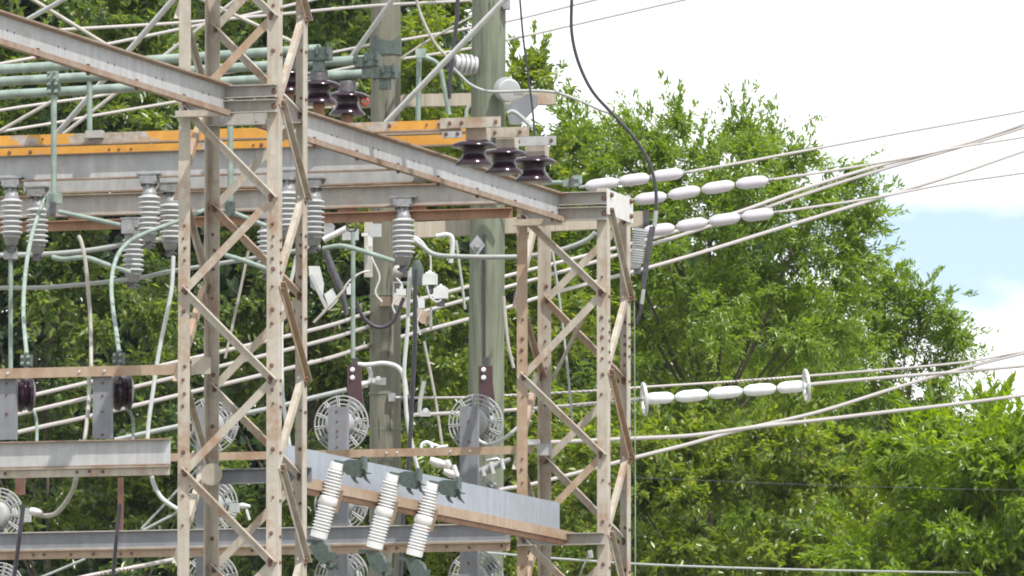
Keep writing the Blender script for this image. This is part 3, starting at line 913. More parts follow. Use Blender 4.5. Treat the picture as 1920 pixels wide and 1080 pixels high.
for px, py, lab in ((634, 868, 'white ribbed fuse cutout next to nearer tower, highest of three on the blue girder'),
                    (738, 890, 'white ribbed fuse cutout between the two others on the blue girder'),
                    (812, 906, 'white ribbed fuse cutout lowest on blue girder, beside the right post')):
    p = PU(px, py, UG + 0.20)
    T = Thing('fuse_cutout', lab, 'fuse cutout', p, 'white fuse cutouts on the blue girder', rot=(Matrix.Rotation(-TH, 3, 'Z') @ Matrix.Rotation(R(15.5), 3, 'Y')).to_quaternion())
    T.part('shed_stack', cached('cutout_sheds', m_cut, ['white_porc']), None)
    o = T.part('upper_contact', cached('cutout_top', m_cut_top, ['green_dark']), None)
    o.rotation_euler = (0, R(-15.5), 0); o.location = (0.055, 0, 0.0)
    o = T.part('lower_contact', cached('cutout_bottom', m_cut_bot, ['green_dark']), None)
    T.part('mounting_bracket', cached('cutout_bracket', lambda: MB().box((0.055, 0.05, -0.29), (0.012, 0, 0), (0, 0.06, 0), (0, 0, 0.09)), ['tan_rusty']), None)

# ------------------------------------------------------------------ strings of pale barrels on the line wires
def barrel_string(label, spans, d, rings=False, r=0.057):
    p0 = W(*spans[0][0], d)
    T = Thing('insulator_string', label, 'insulator string', p0, 'pale barrel insulator strings on the line wires')
    for (a, b) in spans:
        A, B = W(*a, d), W(*b, d)
        ln = (B - A).length
        T.part('barrel', MB().lathe(A, B, [(0, r * 0.34), (0.012, r * 0.5), (ln * 0.09, r * 0.74), (ln * 0.19, r * 0.93), (ln * 0.30, r), (ln * 0.70, r), (ln * 0.81, r * 0.93), (ln * 0.91, r * 0.74), (ln - 0.012, r * 0.5), (ln, r * 0.34)], 20), 'white' if rings else 'lilac')
    A, B = W(*spans[0][0], d), W(*spans[-1][1], d)
    dr = (B - A).normalized()
    T.part('pin', MB().tube([A - dr * 0.06, A + dr * 0.004], 0.016, 8), 'cap_metal')
    T.part('pin', MB().tube([B - dr * 0.004, B + dr * 0.06], 0.016, 8), 'cap_metal')
    if rings:
        for q in (A, B):
            T.part('guard_ring', MB().ring(q, dr.lerp(Vector((0, 1, 0)), 0.12), 0.145, 0.017, 32, 8), 'alum')
    return T
DP = 85.0
barrel_string('pale string of three barrels starting behind the head of the farther tower, topmost', [((1097, 350), (1159, 341)), ((1160, 341), (1218, 333)), ((1220, 332), (1281, 324))], DP)
barrel_string('pale string of four barrels starting at the white head plate, second from the top', [((1190, 375), (1250, 368)), ((1253, 367), (1313, 356)), ((1316, 356), (1377, 346)), ((1380, 346), (1440, 338))], DP)
barrel_string('pale string of four barrels by the end of the wood crossarm, third from the top', [((1206, 435), (1265, 427)), ((1268, 426), (1326, 416)), ((1329, 416), (1388, 407)), ((1391, 407), (1450, 399))], DP)
barrel_string('white string of five barrels with a ring at each end, lowest of the strings', [((1208, 748), (1264, 745)), ((1266, 745), (1327, 739)), ((1329, 739), (1392, 733)), ((1394, 733), (1455, 728)), ((1457, 728), (1512, 723))], DP, rings=True)

# ------------------------------------------------------------------ wood poles and crossarms
def pole(label, xt, xb, yt, rt, rb, d, wd='pole'):
    pt = W(xt, yt, d); 
    pb_ = W(xb, 1080, d)
    k = (pt - pb_); k = k / k.z
    base = pb_ - k * pb_.z
    T = Thing('utility_pole', label, 'wood pole', base, 'round wood utility poles')
    n = 14
    pts = [base.lerp(pt, i / n) for i in range(n + 1)]
    rr = [rb * 1.12 + (rt - rb * 1.12) * i / n for i in range(n + 1)]
    T.part('shaft', MB().tube(pts, rr, 28), wd)
    return T, base
P1, b1 = pole('left grey green wood pole, the thinner one, passing behind the brown bell insulators', 724, 722, -300, 0.138, 0.150, DP + 1.0, 'pole_brown')
P2, b2 = pole('right green wood pole, the stouter one with a diamond washer on it', 919, 909, -300, 0.158, 0.172, DP)
P1.part('band', MB().lathe(W(721, 735, DP + 1) - UP * 0.0, W(721, 735, DP + 1) + UP, [(-0.03, 0.147), (-0.03, 0.153), (0.0, 0.153), (0.0, 0.147)], 28), 'pole')
for y in (104, 556, 808):
    P1.part('band', MB().lathe(W(723, y, DP + 1), W(723, y, DP + 1) + UP, [(0, 0.14), (0, 0.154), (0.03 if y != 104 else 0.18, 0.154), (0.03 if y != 104 else 0.18, 0.14)], 28), 'pole' if y != 104 else 'green_dark')
q = W(895, 460, DP - 0.172)
P2.part('washer', MB().prism([(-0.075, 0), (0, 0.1), (0.075, 0), (0, -0.1)], q, q - Vector((0, 0.012, 0)), Vector((1, 0, 0)), UP).lathe(q - Vector((0, 0.012, 0)), q - Vector((0, 1, 0)), [(0, 0.03), (0.03, 0.028)], 8), 'cap_metal')
P2.part('earth_wire', MB().tube(spline([W(908, y, DP - 0.17) for y in (440, 520, 600, 670)]), 0.012, 6), 'cable_dark')
P2.part('bracket', MB().box(W(950, 6, DP - 0.1), (0.035, 0, 0), (0, 0.05, 0), (0, 0, 0.06)), 'cap_metal')
def crossarm(label, a, b, d, h=0.12, w=0.10, grp='wood crossarms'):
    A, B = W(*a, d), W(*b, d)
    T = Thing('crossarm', label, 'wood crossarm', A, grp)
    dr = (B - A).normalized()
    Y = Vector((0, 1, 0)); Y = (Y - dr * Y.dot(dr)).normalized(); Z = Y.cross(dr); Z = Z if Z.z > 0 else -Z
    T.part('timber', MB().prism([(-w / 2, -h / 2), (w / 2, -h / 2), (w / 2, h / 2), (-w / 2, h / 2)], A, B, Y, Z), 'arm')
    return T, A, B, dr
crossarm('upper wood crossarm fixed behind the two poles, ending right of the stouter one', (560, 193), (1042, 184), DP + 1.22)
T, A, B, dr = crossarm('lower wood crossarm with a dark capped end beside the farther tower head', (776, 432), (1206, 411), DP + 0.30, 0.15)
q = B + dr * 0.031
T.part('end_cap', MB().box(q, dr * 0.03, Vector((0, 0.055, 0)), UP * 0.08), 'dark_metal')

# pin type insulators on the right pole
T = Thing('line_insulator', 'grey ribbed insulator sticking out from the left side of the right pole', 'insulator', W(893, 121, DP - 0.12), 'ribbed line insulators on the right pole')
A, B = W(893, 123, DP - 0.14), W(848, 118, DP - 0.20)
T.part('shed_stack', MB().lathe(A, B, [(0, 0.06), (0.001, 0.085), (0.03, 0.088), (0.032, 0.07), (0.05, 0.07), (0.055, 0.098), (0.075, 0.1), (0.08, 0.072), (0.095, 0.072), (0.10, 0.10), (0.12, 0.1), (0.125, 0.072),
                                        (0.14, 0.072), (0.145, 0.10), (0.165, 0.096), (0.17, 0.07), (0.19, 0.07), (0.195, 0.085), (0.215, 0.08), (0.22, 0.04)], 24), 'grey_porc')
T.part('end_clamp', MB().lathe(B, B + (B - A), [(0.001, 0.045), (0.03, 0.05), (0.06, 0.03)], 12).box(W(843, 126, DP - 0.21), (0.03, 0, 0), (0, 0.02, 0), (0, 0, 0.035)), 'dark_metal')
T = Thing('line_insulator', 'grey ribbed insulator seen end-on at the right side of the right pole', 'insulator', W(950, 168, DP - 0.25), 'ribbed line insulators on the right pole')
A, B = W(946, 166, DP - 0.16), W(960, 172, DP - 0.42)
T.part('shed_stack', MB().lathe(A, B, [(0, 0.08), (0.02, 0.112), (0.03, 0.115), (0.035, 0.085), (0.06, 0.085), (0.065, 0.115), (0.085, 0.117), (0.09, 0.085), (0.12, 0.085), (0.125, 0.115), (0.145, 0.115), (0.15, 0.085), (0.17, 0.085), (0.175, 0.11), (0.19, 0.10), (0.195, 0.05)], 26), 'grey_porc')
T.part('clamp', MB().box(W(972, 173, DP - 0.46), (0.05, 0, 0), (0, 0.03, 0), (0, 0, 0.025)).box(W(950, 172, DP - 0.47), (0.10, 0, 0.004), (0, 0.012, 0), (0, 0, 0.010)), 'cap_metal')
T = Thing('steel_bracket', 'dark slanted steel bracket under the end-on insulator by the right pole', 'bracket', W(985, 190, DP + 0.9))
T.part('plate', MB().prism([(-0.19, -0.02), (0.02, 0.10), (0.19, 0.07), (0.12, -0.02), (-0.05, -0.2), (-0.15, -0.2)], W(985, 195, DP + 0.9), W(985, 195, DP + 0.95), Vector((1, 0, 0)), UP), 'post')
T.part('block', MB().box(W(1022, 186, DP + 0.95), (0.07, 0, 0), (0, 0.05, 0), (0, 0, 0.055)), 'tan')

# ribbed arrester beside the farther tower
T = Thing('surge_arrester', 'slender grey ribbed arrester hanging beside the head of the farther tower', 'arrester', W(1200, 428, 84.6))
A, B = W(1200, 428, 84.6), W(1191, 506, 84.6)
ln = (B - A).length
pr = [(0, 0.03), (0.004, 0.06)]
z = 0.012
for i in range(7): pr += [(z, 0.052), (z + 0.006, 0.070), (z + 0.013, 0.070), (z + 0.017, 0.052)]; z += 0.0225
pr += [(z, 0.05), (z + 0.02, 0.055), (z + 0.03, 0.05)]; z += 0.03
for i in range(6): pr += [(z, 0.05), (z + 0.006, 0.066), (z + 0.013, 0.066), (z + 0.017, 0.05)]; z += 0.0225
pr += [(z, 0.05), (z + 0.03, 0.048), (ln - 0.02, 0.044), (ln, 0.02)]
T.part('shed_stack', MB().lathe(A, B, pr, 22), 'grey_porc')
T.part('end_clamp', MB().box(B + Vector((0.02, 0, -0.01)), (0.035, 0, 0), (0, 0.03, 0), (0, 0, 0.03)), 'dark_metal')

# ------------------------------------------------------------------ green busbars, drops and conductors
def rod(name, label, cat, pts, r, mat, group=None, n=8, sub=6, extra=None):
    mb = MB().tube(spline(pts, sub), r, n)
    if extra is None:
        return single(name, mb, mat, label, cat, group)
    T = Thing(name, label, cat, pts[0], group)
    T.part('conductor' if cat != 'wire' else 'strand', mb, mat)
    extra(T)
    return T
def bus(label, v, pts, clampx):
    P = [PV(x, y, v) for x, y in pts]
    T = Thing('busbar', label, 'busbar', P[0], 'green tubular busbars')
    T.part('tube', MB().tube(spline(P, 3), 0.039, 14), 'green')
    x, y = clampx
    q = PV(x, y, v)
    d = (P[-1] - P[-2]).normalized()
    mb = MB().box(q, d * 0.10, VB * 0.05, UP * 0.040)
    mb.box(q + d * 0.05 + UP * 0.035, d * 0.045, VB * 0.052, UP * 0.024)
    mb.box(q - UP * 0.08, d * 0.04, VB * 0.04, UP * 0.05)
    for k in (-1, 0, 1):
        mb.tube([q + d * 0.09 * k - VB * 0.06, q + d * 0.09 * k - VB * 0.06 + UP * 0.06], 0.014, 6)
        mb.tube([q + d * 0.085 * k - VB * 0.03 - UP * 0.055, q + d * 0.085 * k - VB * 0.03 + UP * 0.08], 0.010, 6)
    T.part('end_clamp', mb, 'green_dark')
    return T
bus('uppermost green busbar tube at left, ending in a dark clamp above the half hidden bell', VS[0], [(-260, 141), (0, 130), (250, 115), (500, 98), (600, 92)], (598, 104))
bus('middle green busbar tube at left, ending in a dark clamp beside the left wood pole', VS[1], [(-260, 166), (0, 153), (250, 139), (500, 123), (705, 111)], (690, 116))
bus('lowest green busbar tube at left, joined to the drop bar by a bolted clamp', VS[2], [(-260, 192), (0, 178), (250, 164), (500, 148), (735, 136)], (722, 138))
for x, y, v in ((540, 104, VS[0]), (597, 122, VS[1]), (649, 138, VS[2])):
    pass
def clampfour(T, p, s=1.0, mat='green_dark'):
    mb = MB().box(p, VA * 0.045 * s, VB * 0.03, UP * 0.05 * s)
    T.part('clamp', mb, mat)
    b = MB()
    for a in (-1, 1):
        for c_ in (-1, 1):
            bolt_at(b, p + VA * 0.027 * s * a + UP * 0.028 * s * c_ - VB * 0.031, -VB, 0.016 * s, 0.02, 8)
    T.part('bolt_heads', b, 'green', kind='stuff')
VD = V2 - 0.30
T = Thing('drop_bar', 'straight green drop bar clamped to the lowest busbar near the left edge', 'drop bar', PV(101, 370, VD), 'green drop bars')
T.part('bar', MB().tube([PV(101, 132, VD), PV(101, 372, VD)], 0.024, 10), 'green')
clampfour(T, PV(101, 165, VD), 1.1)
clampfour(T, PV(99, 142, VD), 0.9, 'green')
T.part('terminal', MB().box(PV(96, 385, VD), VA * 0.03, VB * 0.03, UP * 0.09).box(PV(104, 372, VD), VA * 0.05, VB * 0.03, UP * 0.045), 'green')
T.part('bolt_clip', MB().box(PV(99, 392, VD - 0.05), VA * 0.02, VB * 0.02, UP * 0.055), 'dark_metal')
T = Thing('drop_bar', 'short green bar standing on the grey patched yellow rail at left', 'drop bar', PV(168, 250, VS[1]), 'green drop bars')
T.part('bar', MB().tube([PV(168, 150, VS[1]), PV(168, 246, VS[1])], 0.022, 10), 'green')
T.part('shoe', MB().box(PV(178, 252, VS[1] - 0.03), VA * 0.07, VB * 0.035, UP * 0.030), 'galv_tan')
T = Thing('drop_bar', 'straight green bar seen inside the nearer tower in front of the yellow rails', 'drop bar', PV(432, 395, VD), 'green drop bars')
T.part('bar', MB().tube([PV(432, 160, VD), PV(432, 385, VD)], 0.024, 10), 'green')
T.part('terminal', MB().box(PV(431, 392, VD), VA * 0.035, VB * 0.03, UP * 0.06), 'green_dark')
T = Thing('drop_bar', 'thin green bar hanging from a dark ring down to the left maroon plate', 'drop bar', PV(662, 430, VF), 'green drop bars')
T.part('bar', MB().tube([PV(662, 435, VF), PV(662, 672, VF)], 0.019, 10), 'green')
T.part('ring', MB().ring(PV(660, 424, VF), VB, 0.046, 0.011, 24, 8), 'dark_metal')
T = Thing('drop_bar', 'straight green bar at left edge reaching down from insulator to the tan rail', 'drop bar', PV(20, 690, V2), 'green drop bars')
T.part('bar', MB().tube([PV(20, 468, V2), PV(20, 692, V2)], 0.018, 10), 'green')
T.part('terminal', MB().box(PV(20, 478, V2), VA * 0.05, VB * 0.03, UP * 0.035), 'cap_metal')

def loop(label, pts, v, foot):
    P = [PV(x, y, v + (foot[2] - v) * max(0, (y - 400) / 280)) for x, y in pts]
    T = Thing('bent_conductor', label, 'conductor', P[0], 'bent green conductors')
    T.part('conductor', MB().tube(spline(P), 0.017, 10), 'green')
    clampfour(T, PV(foot[0], foot[1], foot[2]), 0.9)
    T.part('stem', MB().tube([PV(foot[0], foot[1] + 10, foot[2]), PV(foot[0], foot[1] + 22, foot[2])], 0.018, 8), 'cap_metal')
loop('tall green bent conductor falling from drop bar to the left four-bolt connector', [(104, 364), (93, 364), (82, 378), (66, 420), (54, 468), (47, 520), (44, 570), (45, 610), (50, 664)], VD, (50, 676, 0.70))
loop('green bent conductor sweeping from inside the nearer tower to the right four-bolt connector', [(420, 372), (385, 393), (330, 416), (280, 434), (240, 455), (218, 485), (209, 530), (212, 580), (218, 620), (223, 660)], VD, (223, 672, 0.70))
rod('conductor', 'straight green conductor slanting across the grey crossbeam at left', 'conductor', [PV(110, 397, V1 - 0.3), PV(172, 410, V1 - 0.3), PV(230, 423, V1 - 0.3)], 0.020, 'green', 'straight green conductors')
single('terminal_pad', MB().box(PV(240, 425, V1 - 0.3), VA * 0.05, VB * 0.03, UP * 0.06).box(PV(248, 442, V1 - 0.25), VA * 0.06, VB * 0.03, UP * 0.04), 'cap_metal', 'grey terminal pad ending the slanted green conductor at left', 'terminal pad')
rod('conductor', 'wavy green conductor sagging below the left insulators to the lower one', 'conductor', [PV(98, 482, V1 - 0.2), PV(120, 486, V1 - 0.2), (PV(160, 483, V1 - 0.2)), PV(200, 496, V1 - 0.2), PV(245, 511, V1 - 0.2)], 0.022, 'green', 'straight green conductors')
rod('conductor', 'wavy green conductor passing before left wood pole to the lone grey insulator', 'conductor', [PV(606, 466, V1 - 0.2), PV(640, 461, V1 - 0.2), PV(680, 471, V1 - 0.2), PV(740, 490, V1 - 0.2)], 0.021, 'green', 'straight green conductors')
rod('conductor', 'green conductor seen between the left and right legs of the nearer tower', 'conductor', [PV(422, 478, V1 - 0.2), PV(455, 488, V1 - 0.2), PV(500, 504, V1 - 0.2)], 0.021, 'green', 'straight green conductors')
rod('conductor', 'short green conductor behind the insulator inside the nearer tower, above its splice', 'conductor', [PV(436, 398, V1 - 0.3), PV(500, 424, V1 - 0.3)], 0.020, 'green', 'straight green conductors')
rod('cable', 'grey cable between insulators at left, just below the orange angle', 'cable', [PV(-60, 480, V1), PV(60, 477, V1), PV(110, 475, V1), PV(170, 469, V1), PV(250, 456, V1), PV(350, 442, V1)], 0.022, 'cable_grey', 'grey cables')
rod('cable', 'long pale cable running level across the dark foliage at left', 'cable', [PV(-60, 542, V1 + 0.3), PV(0, 540, V1 + 0.3), PV(100, 538, V1 + 0.3), PV(250, 523, V1 + 0.3), PV(310, 511, V1 + 0.3), PV(400, 496, V1 + 0.3), PV(500, 480, V1 + 0.3), PV(600, 462, V1 + 0.3)], 0.019, 'cable_grey', 'grey cables')
rod('cable', 'grey cable dropping from the lone insulator and running level past the right pole', 'cable', [PV(770, 445, VF), PV(790, 460, VF), PV(815, 477, VF), PV(860, 481, VF), PV(940, 482, VF), PV(1000, 479, VF), PV(1060, 466, VF), PV(1100, 450, VF), PV(1116, 436, VF)], 0.021, 'cable_grey', 'grey cables')
rod('cable', 'pale grey cable behind the nearer tower rising to the left maroon plate', 'cable', [W(215, 825, 80), W(335, 799, 80), W(500, 767, 80), W(590, 745, 80), W(650, 731, 80)], 0.022, 'cable_grey', 'grey cables')
rod('conductor', 'green strip curling up to the farther tower head beside the bells', 'conductor', [PV(1018, 345, V1), PV(1040, 342, V1), PV(1062, 343, V1)], 0.018, 'green', 'straight green conductors')
T = Thing('tee_clamp', 'dark green clamp sitting on the flat top of the farther tower', 'clamp', PV(1072, 350, V1))
T.part('body', MB().box(PV(1072, 343, V1), VA * 0.07, VB * 0.03, UP * 0.03).box(PV(1082, 337, V1), VA * 0.035, VB * 0.03, UP * 0.035), 'green')
T.part('bolt', MB().tube([PV(1071, 352, V1 - 0.05), PV(1071, 334, V1 - 0.05)], 0.02, 8), 'dark_metal')

# conduits
rod('conductor', 'small bent green wire under the left sideways disc', 'conductor', [PV(58, 765, 1.0), PV(66, 778, 1.0), PV(69, 800, 1.0), PV(69, 830, 0.8)], 0.013, 'green', 'straight green conductors')
rod('conductor', 'small bent green wire under the sideways disc beside the second bracket', 'conductor', [PV(236, 763, 1.0), PV(247, 780, 1.0), PV(250, 800, 1.0), PV(249, 828, 0.8)], 0.013, 'green', 'straight green conductors')
rod('conduit', 'beige conduit with a hooked top behind the left loop, ending at the tan rail', 'conduit', [PV(147, 442, 1.2), PV(153, 455, 1.2), PV(160, 490, 1.2), PV(165, 540, 1.2), PV(170, 610, 1.2), PV(171, 694, 1.0)], 0.016, 'conduit', 'beige conduits')
rod('conduit', 'beige conduit continuing below the tan rail, left of the right bracket', 'conduit', [PV(167, 705, 1.0), PV(167, 740, 0.9), PV(163, 790, 0.6), PV(158, 830, 0.5)], 0.016, 'conduit', 'beige conduits')
rod('conduit', 'pale conduit running down beside the nearer tower, kinked near its middle', 'conduit', [PV(325, 480, V2), PV(323, 530, V2), PV(318, 565, V2), PV(305, 625, V2), (PV(293, 690, V2)), PV(286, 740, V2), PV(279, 790, V2), PV(276, 830, V2)], 0.017, 'pvc', 'pale conduits')
rod('conduit', 'pale curved conduit under the big grey beam, bending to the nearer tower', 'conduit', [PV(284, 893, 0.8), PV(290, 912, 0.8), PV(302, 932, 0.8), PV(316, 944, 0.8), PV(335, 956, 0.8)], 0.017, 'pvc', 'pale conduits')
rod('conduit', 'beige curved conduit under the big grey beam, sweeping to the fan at left', 'conduit', [PV(143, 897, 1.2), PV(138, 915, 1.5), PV(125, 940, 2), PV(108, 960, 2.5), PV(90, 967, 3), PV(66, 965, 3)], 0.019, 'conduit', 'beige conduits')
rod('conduit', 'tall pale conduit inside the nearer tower by its back right leg', 'conduit', [PV(556, 480, V2), PV(545, 530, V2), PV(530, 580, V2), PV(528, 660, V2), PV(530, 740, V2), PV(536, 790, V2), PV(545, 850, V2)], 0.015, 'pvc', 'pale conduits')
rod('conduit', 'long white cable hanging vertically between the two wood poles', 'cable', [W(769, 502, 80), W(766, 560, 80), W(764, 620, 80), W(758, 690, 80), W(760, 740, 80), W(764, 790, 80), W(776, 850, 80), W(790, 905, 80)], 0.018, 'pvc', 'hanging cables')
rod('cable', 'black cable hanging beside the white one between the two wood poles', 'cable', [W(780, 505, 79.8), W(778, 560, 79.8), W(778, 640, 79.8), W(773, 740, 79.8), W(770, 800, 79.8), W(765, 880, 79.8), W(756, 960, 79.8), W(750, 1100, 79.8)], 0.020, 'cable_dark', 'hanging cables')
rod('cable', 'black cable looping below the pole bracket across the left wood pole', 'cable', [W(668, 565, 80.5), W(678, 590, 80.5), W(695, 608, 80.5), W(715, 614, 80.5), W(735, 605, 80.5), W(746, 585, 80.5), W(757, 558, 80.5)], 0.018, 'cable_dark', 'hanging cables')
rod('cable', 'black rod at the bottom left, leaning before the low crossbeam beside the left edge', 'cable', [PV(44, 945, 0.3), PV(36, 1010, 0.3), PV(24, 1100, 0.3)], 0.017, 'cable_dark', 'hanging cables')
rod('cable', 'black rod hanging from the big grey beam toward the bottom, left of the nearer tower', 'cable', [PV(225, 945, 0.3), PV(218, 1010, 0.3), PV(210, 1100, 0.3)], 0.015, 'cable_dark', 'hanging cables')
single('hanger_bar', MB().box(PV(226, 945, 0.35), VA * 0.018, VB * 0.018, UP * 0.20), 'bolt', 'rusty flat bar hanging under the big grey beam, left of the nearer tower', 'hanger')
single('hanger_bar', MB().box(PV(38, 912, 0.35), VA * 0.035, VB * 0.018, UP * 0.065), 'bolt', 'short rusty stub hanging under the big grey beam at left edge', 'hanger')
rod('cable', 'thick black cable arching over the sky and down past the farther tower', 'cable', [W(1074, -60, 84.2), W(1072, 0, 84.2), W(1072, 60, 84.2), W(1084, 115, 84.2), W(1110, 170, 84.2), W(1150, 215, 84.2), W(1192, 262, 84.2), W(1219, 310, 84.2), W(1230, 360, 84.2), W(1228, 410, 84.2), W(1218, 470, 84.2), W(1208, 530, 84.2), W(1202, 580, 84.2), W(1190, 612, 84.2)], 0.016, 'cable_dark', 'hanging cables', 10)
T = Thing('splice_sleeve', 'dark lumpy sleeve on the thick black cable below the crossarm end', 'cable sleeve', W(1213, 470, 84.1))
T.part('sleeve', MB().tube([W(1222, 425, 84.1), W(1217, 460, 84.1), W(1211, 500, 84.1), W(1206, 540, 84.1)], [0.020, 0.030, 0.026, 0.020], 8), 'dark_metal')
T.part('collar', MB().tube([W(1230, 395, 84.1), W(1227, 425, 84.1)], 0.022, 8), 'cable_grey')
T.part('collar', MB().tube([W(1207, 542, 84.1), W(1203, 570, 84.1)], 0.019, 8), 'cable_grey')
rod('cable', 'black cable between the two poles at the top edge, behind the white switch arm', 'cable', [W(859, -40, 84), W(857, 30, 84), W(850, 90, 84), W(845, 140, 84), W(842, 185, 84)], 0.019, 'cable_dark', 'hanging cables')
rod('cable', 'thin cable hanging down the right side of the right pole against the sky', 'cable', [W(972, -40, 84), W(980, 60, 84), W(990, 140, 84), W(998, 200, 84), W(1003, 255, 84)], 0.010, 'cable_dark', 'hanging cables')
rod('cable', 'green bent conductor ending at the left side of the right pole above the rails', 'conductor', [W(786, 104, 84), W(800, 108, 84), W(822, 122, 84), W(832, 160, 84), W(842, 215, 84)], 0.022, 'green', 'straight green conductors')
rod('drop_bar', 'slim green bar standing between the two wood poles above the switch rails', 'drop bar', [W(786, 100, 83.9), W(785, 160, 83.9), W(784, 226, 83.9)], 0.024, 'green', 'green drop bars')
single('rod_clamp', MB().box(W(789, 100, 83.8), (0.05, 0, 0), (0, 0.03, 0), (0, 0, 0.045)), 'green', 'small green clamp on top of the slim bar between the poles', 'clamp')
rod('cable', 'pale jumper wire sagging between the two ribbed insulators of the right pole', 'cable', [W(850, 128, 84.4), W(865, 143, 84.4), W(880, 157, 84.4), W(905, 169, 84.4), W(935, 172, 84.4), W(1000, 170, 84.4), W(1045, 174, 84.4), W(1085, 188, 84.4), W(1125, 206, 84.4), W(1152, 214, 84.4)], 0.014, 'cable_grey', 'grey cables')
rod('cable', 'short thick pale cable stub right of the right pole above the terminal plates', 'cable', [W(952, 212, 84.4), W(962, 209, 84.4), W(978, 220, 84.4), W(998, 240, 84.4)], 0.020, 'cable_grey', 'grey cables')
rod('cable', 'pale conduit curving behind left side of the right pole above the rails', 'cable', [W(882, 195, 84.4), W(875, 208, 84.4), W(874, 225, 84.4)], 0.018, 'cable_grey', 'grey cables')
rod('conduit', 'white conduit arching over the left wood pole beside the maroon plate', 'conduit', [W(670, 683, 84), W(690, 684, 84), W(720, 681, 84), W(745, 688, 84), W(757, 706, 84), W(762, 740, 84)], 0.022, 'pvc', 'pale conduits')
rod('conduit', 'white conduit branch hooking down to the fan left of the left wood pole', 'conduit', [W(688, 686, 84.05), W(695, 700, 84.05), W(692, 716, 84.05), W(678, 722, 84.05)], 0.020, 'pvc', 'pale conduits')
rod('conduit', 'white hose curving up from the right fan to the farther tower', 'conduit', [PV(893, 817, VF - 0.2), PV(900, 828, VF - 0.2), PV(918, 833, VF - 0.2), PV(940, 825, VF - 0.2), PV(966, 806, VF - 0.2), PV(1000, 770, VF - 0.2)], 0.017, 'pvc', 'pale conduits')
rod('conduit', 'white hook ended tube above the lone orange rail between the poles', 'conduit', [W(845, 493, 83), W(848, 470, 83), W(848, 447, 83), W(838, 440, 83), W(818, 443, 83)], 0.022, 'pvc', 'pale conduits')
rod('guy_wire', 'thin tan guy wire slanting down between the poles to the orange rail', 'wire', [W(795, 640, 84), W(815, 740, 84), W(830, 840, 84)], 0.013, 'conduit', 'thin guy wires')
rod('guy_wire', 'thin pale wire falling beside the left side of right pole', 'wire', [W(855, 450, 84), W(866, 530, 84), W(872, 580, 84)], 0.012, 'cable_grey', 'thin guy wires')
rod('guy_wire', 'thin tan wire seen slanting between the middle legs of the nearer tower', 'wire', [PV(466, 470, V1), PV(445, 570, V1), PV(422, 672, V1)], 0.012, 'conduit', 'thin guy wires')
rod('guy_wire', 'thin rod hanging with a small shackle inside the farther tower', 'wire', [PV(1036, 470, VB0 + 1.2), PV(1050, 570, VB0 + 1.2), PV(1064, 690, VB0 + 1.2), PV(1073, 790, VB0 + 1.2)], 0.010, 'cable_grey', 'thin guy wires')
rod('guy_wire', 'thin tan rod leaning against the left leg of the farther tower, by the right pole', 'wire', [W(944, 555, 84), W(952, 640, 84), W(963, 690, 84)], 0.016, 'conduit', 'thin guy wires')

# ------------------------------------------------------------------ cutout gear and boxes between tower and poles
T = Thing('hanging_switch', 'dark slanted switch with two pale plates, hanging right of the nearer tower', 'switch', W(620, 470, 80))
T.part('arm', MB().tube([W(608, 462, 80), W(622, 505, 80), W(640, 545, 80), W(650, 590, 80)], [0.024, 0.038, 0.032, 0.022], 8), 'dark_metal')
T.part('plate', MB().prism([(-0.07, 0.14), (0.03, 0.14), (0.07, -0.02), (0.06, -0.14), (-0.05, -0.05)], W(593, 528, 80), W(593, 528, 80.03), Vector((1, 0, 0)), UP), 'pvc')
T.part('plate', MB().prism([(-0.06, 0.02), (0.02, 0.08), (0.07, -0.03), (-0.01, -0.12)], W(620, 556, 80), W(620, 556, 80.03), Vector((1, 0, 0)), UP), 'pvc')
T.part('link', MB().prism([(-0.13, 0.16), (-0.10, 0.16), (0.06, -0.16), (0.02, -0.16)], W(606, 548, 79.97), W(606, 548, 79.99), Vector((1, 0, 0)), UP), 'guard')
T.part('pull_rod', MB().tube([W(648, 540, 79.9), W(620, 572, 79.9), W(588, 605, 79.9)], 0.013, 6), 'conduit')
T = Thing('blade_switch', 'bright metal switch blade just under the orange angle, right of the nearer tower', 'switch', W(610, 448, 80.6))
T.part('blade', MB().tube([W(606, 450, 80.6), W(650, 428, 80.6)], 0.028, 8), 'alum')
T.part('contact', MB().prism([(-0.05, -0.07), (0.02, -0.07), (0.05, 0.04), (0.0, 0.09), (-0.05, 0.06)], W(618, 432, 80.7), W(618, 432, 80.76), Vector((1, 0, 0)), UP), 'cap_metal')
T.part('plate', MB().box(W(657, 440, 80.8), (0.075, 0, 0), (0, 0.02, 0), (0, 0, 0.05)), 'guard')
T.part('plate', MB().box(W(705, 432, 80.8), (0.05, 0, 0), (0, 0.02, 0), (0, 0, 0.06)), 'guard')
T = Thing('bolt_bracket', 'pale bracket with bright bolts on left wood pole under the crossarm level', 'bracket', W(693, 470, 83.5))
T.part('plate', MB().box(W(691, 468, 83.5), (0.04, 0, 0), (0, 0.02, 0), (0, 0, 0.26)), 'conduit')
T.part('bolt_heads', MB().box(W(694, 452, 83.4), (0.022, 0, 0), (0, 0.02, 0), (0, 0, 0.05)).box(W(684, 440, 83.4), (0.03, 0, 0), (0, 0.02, 0), (0, 0, 0.015)), 'alum', kind='stuff')
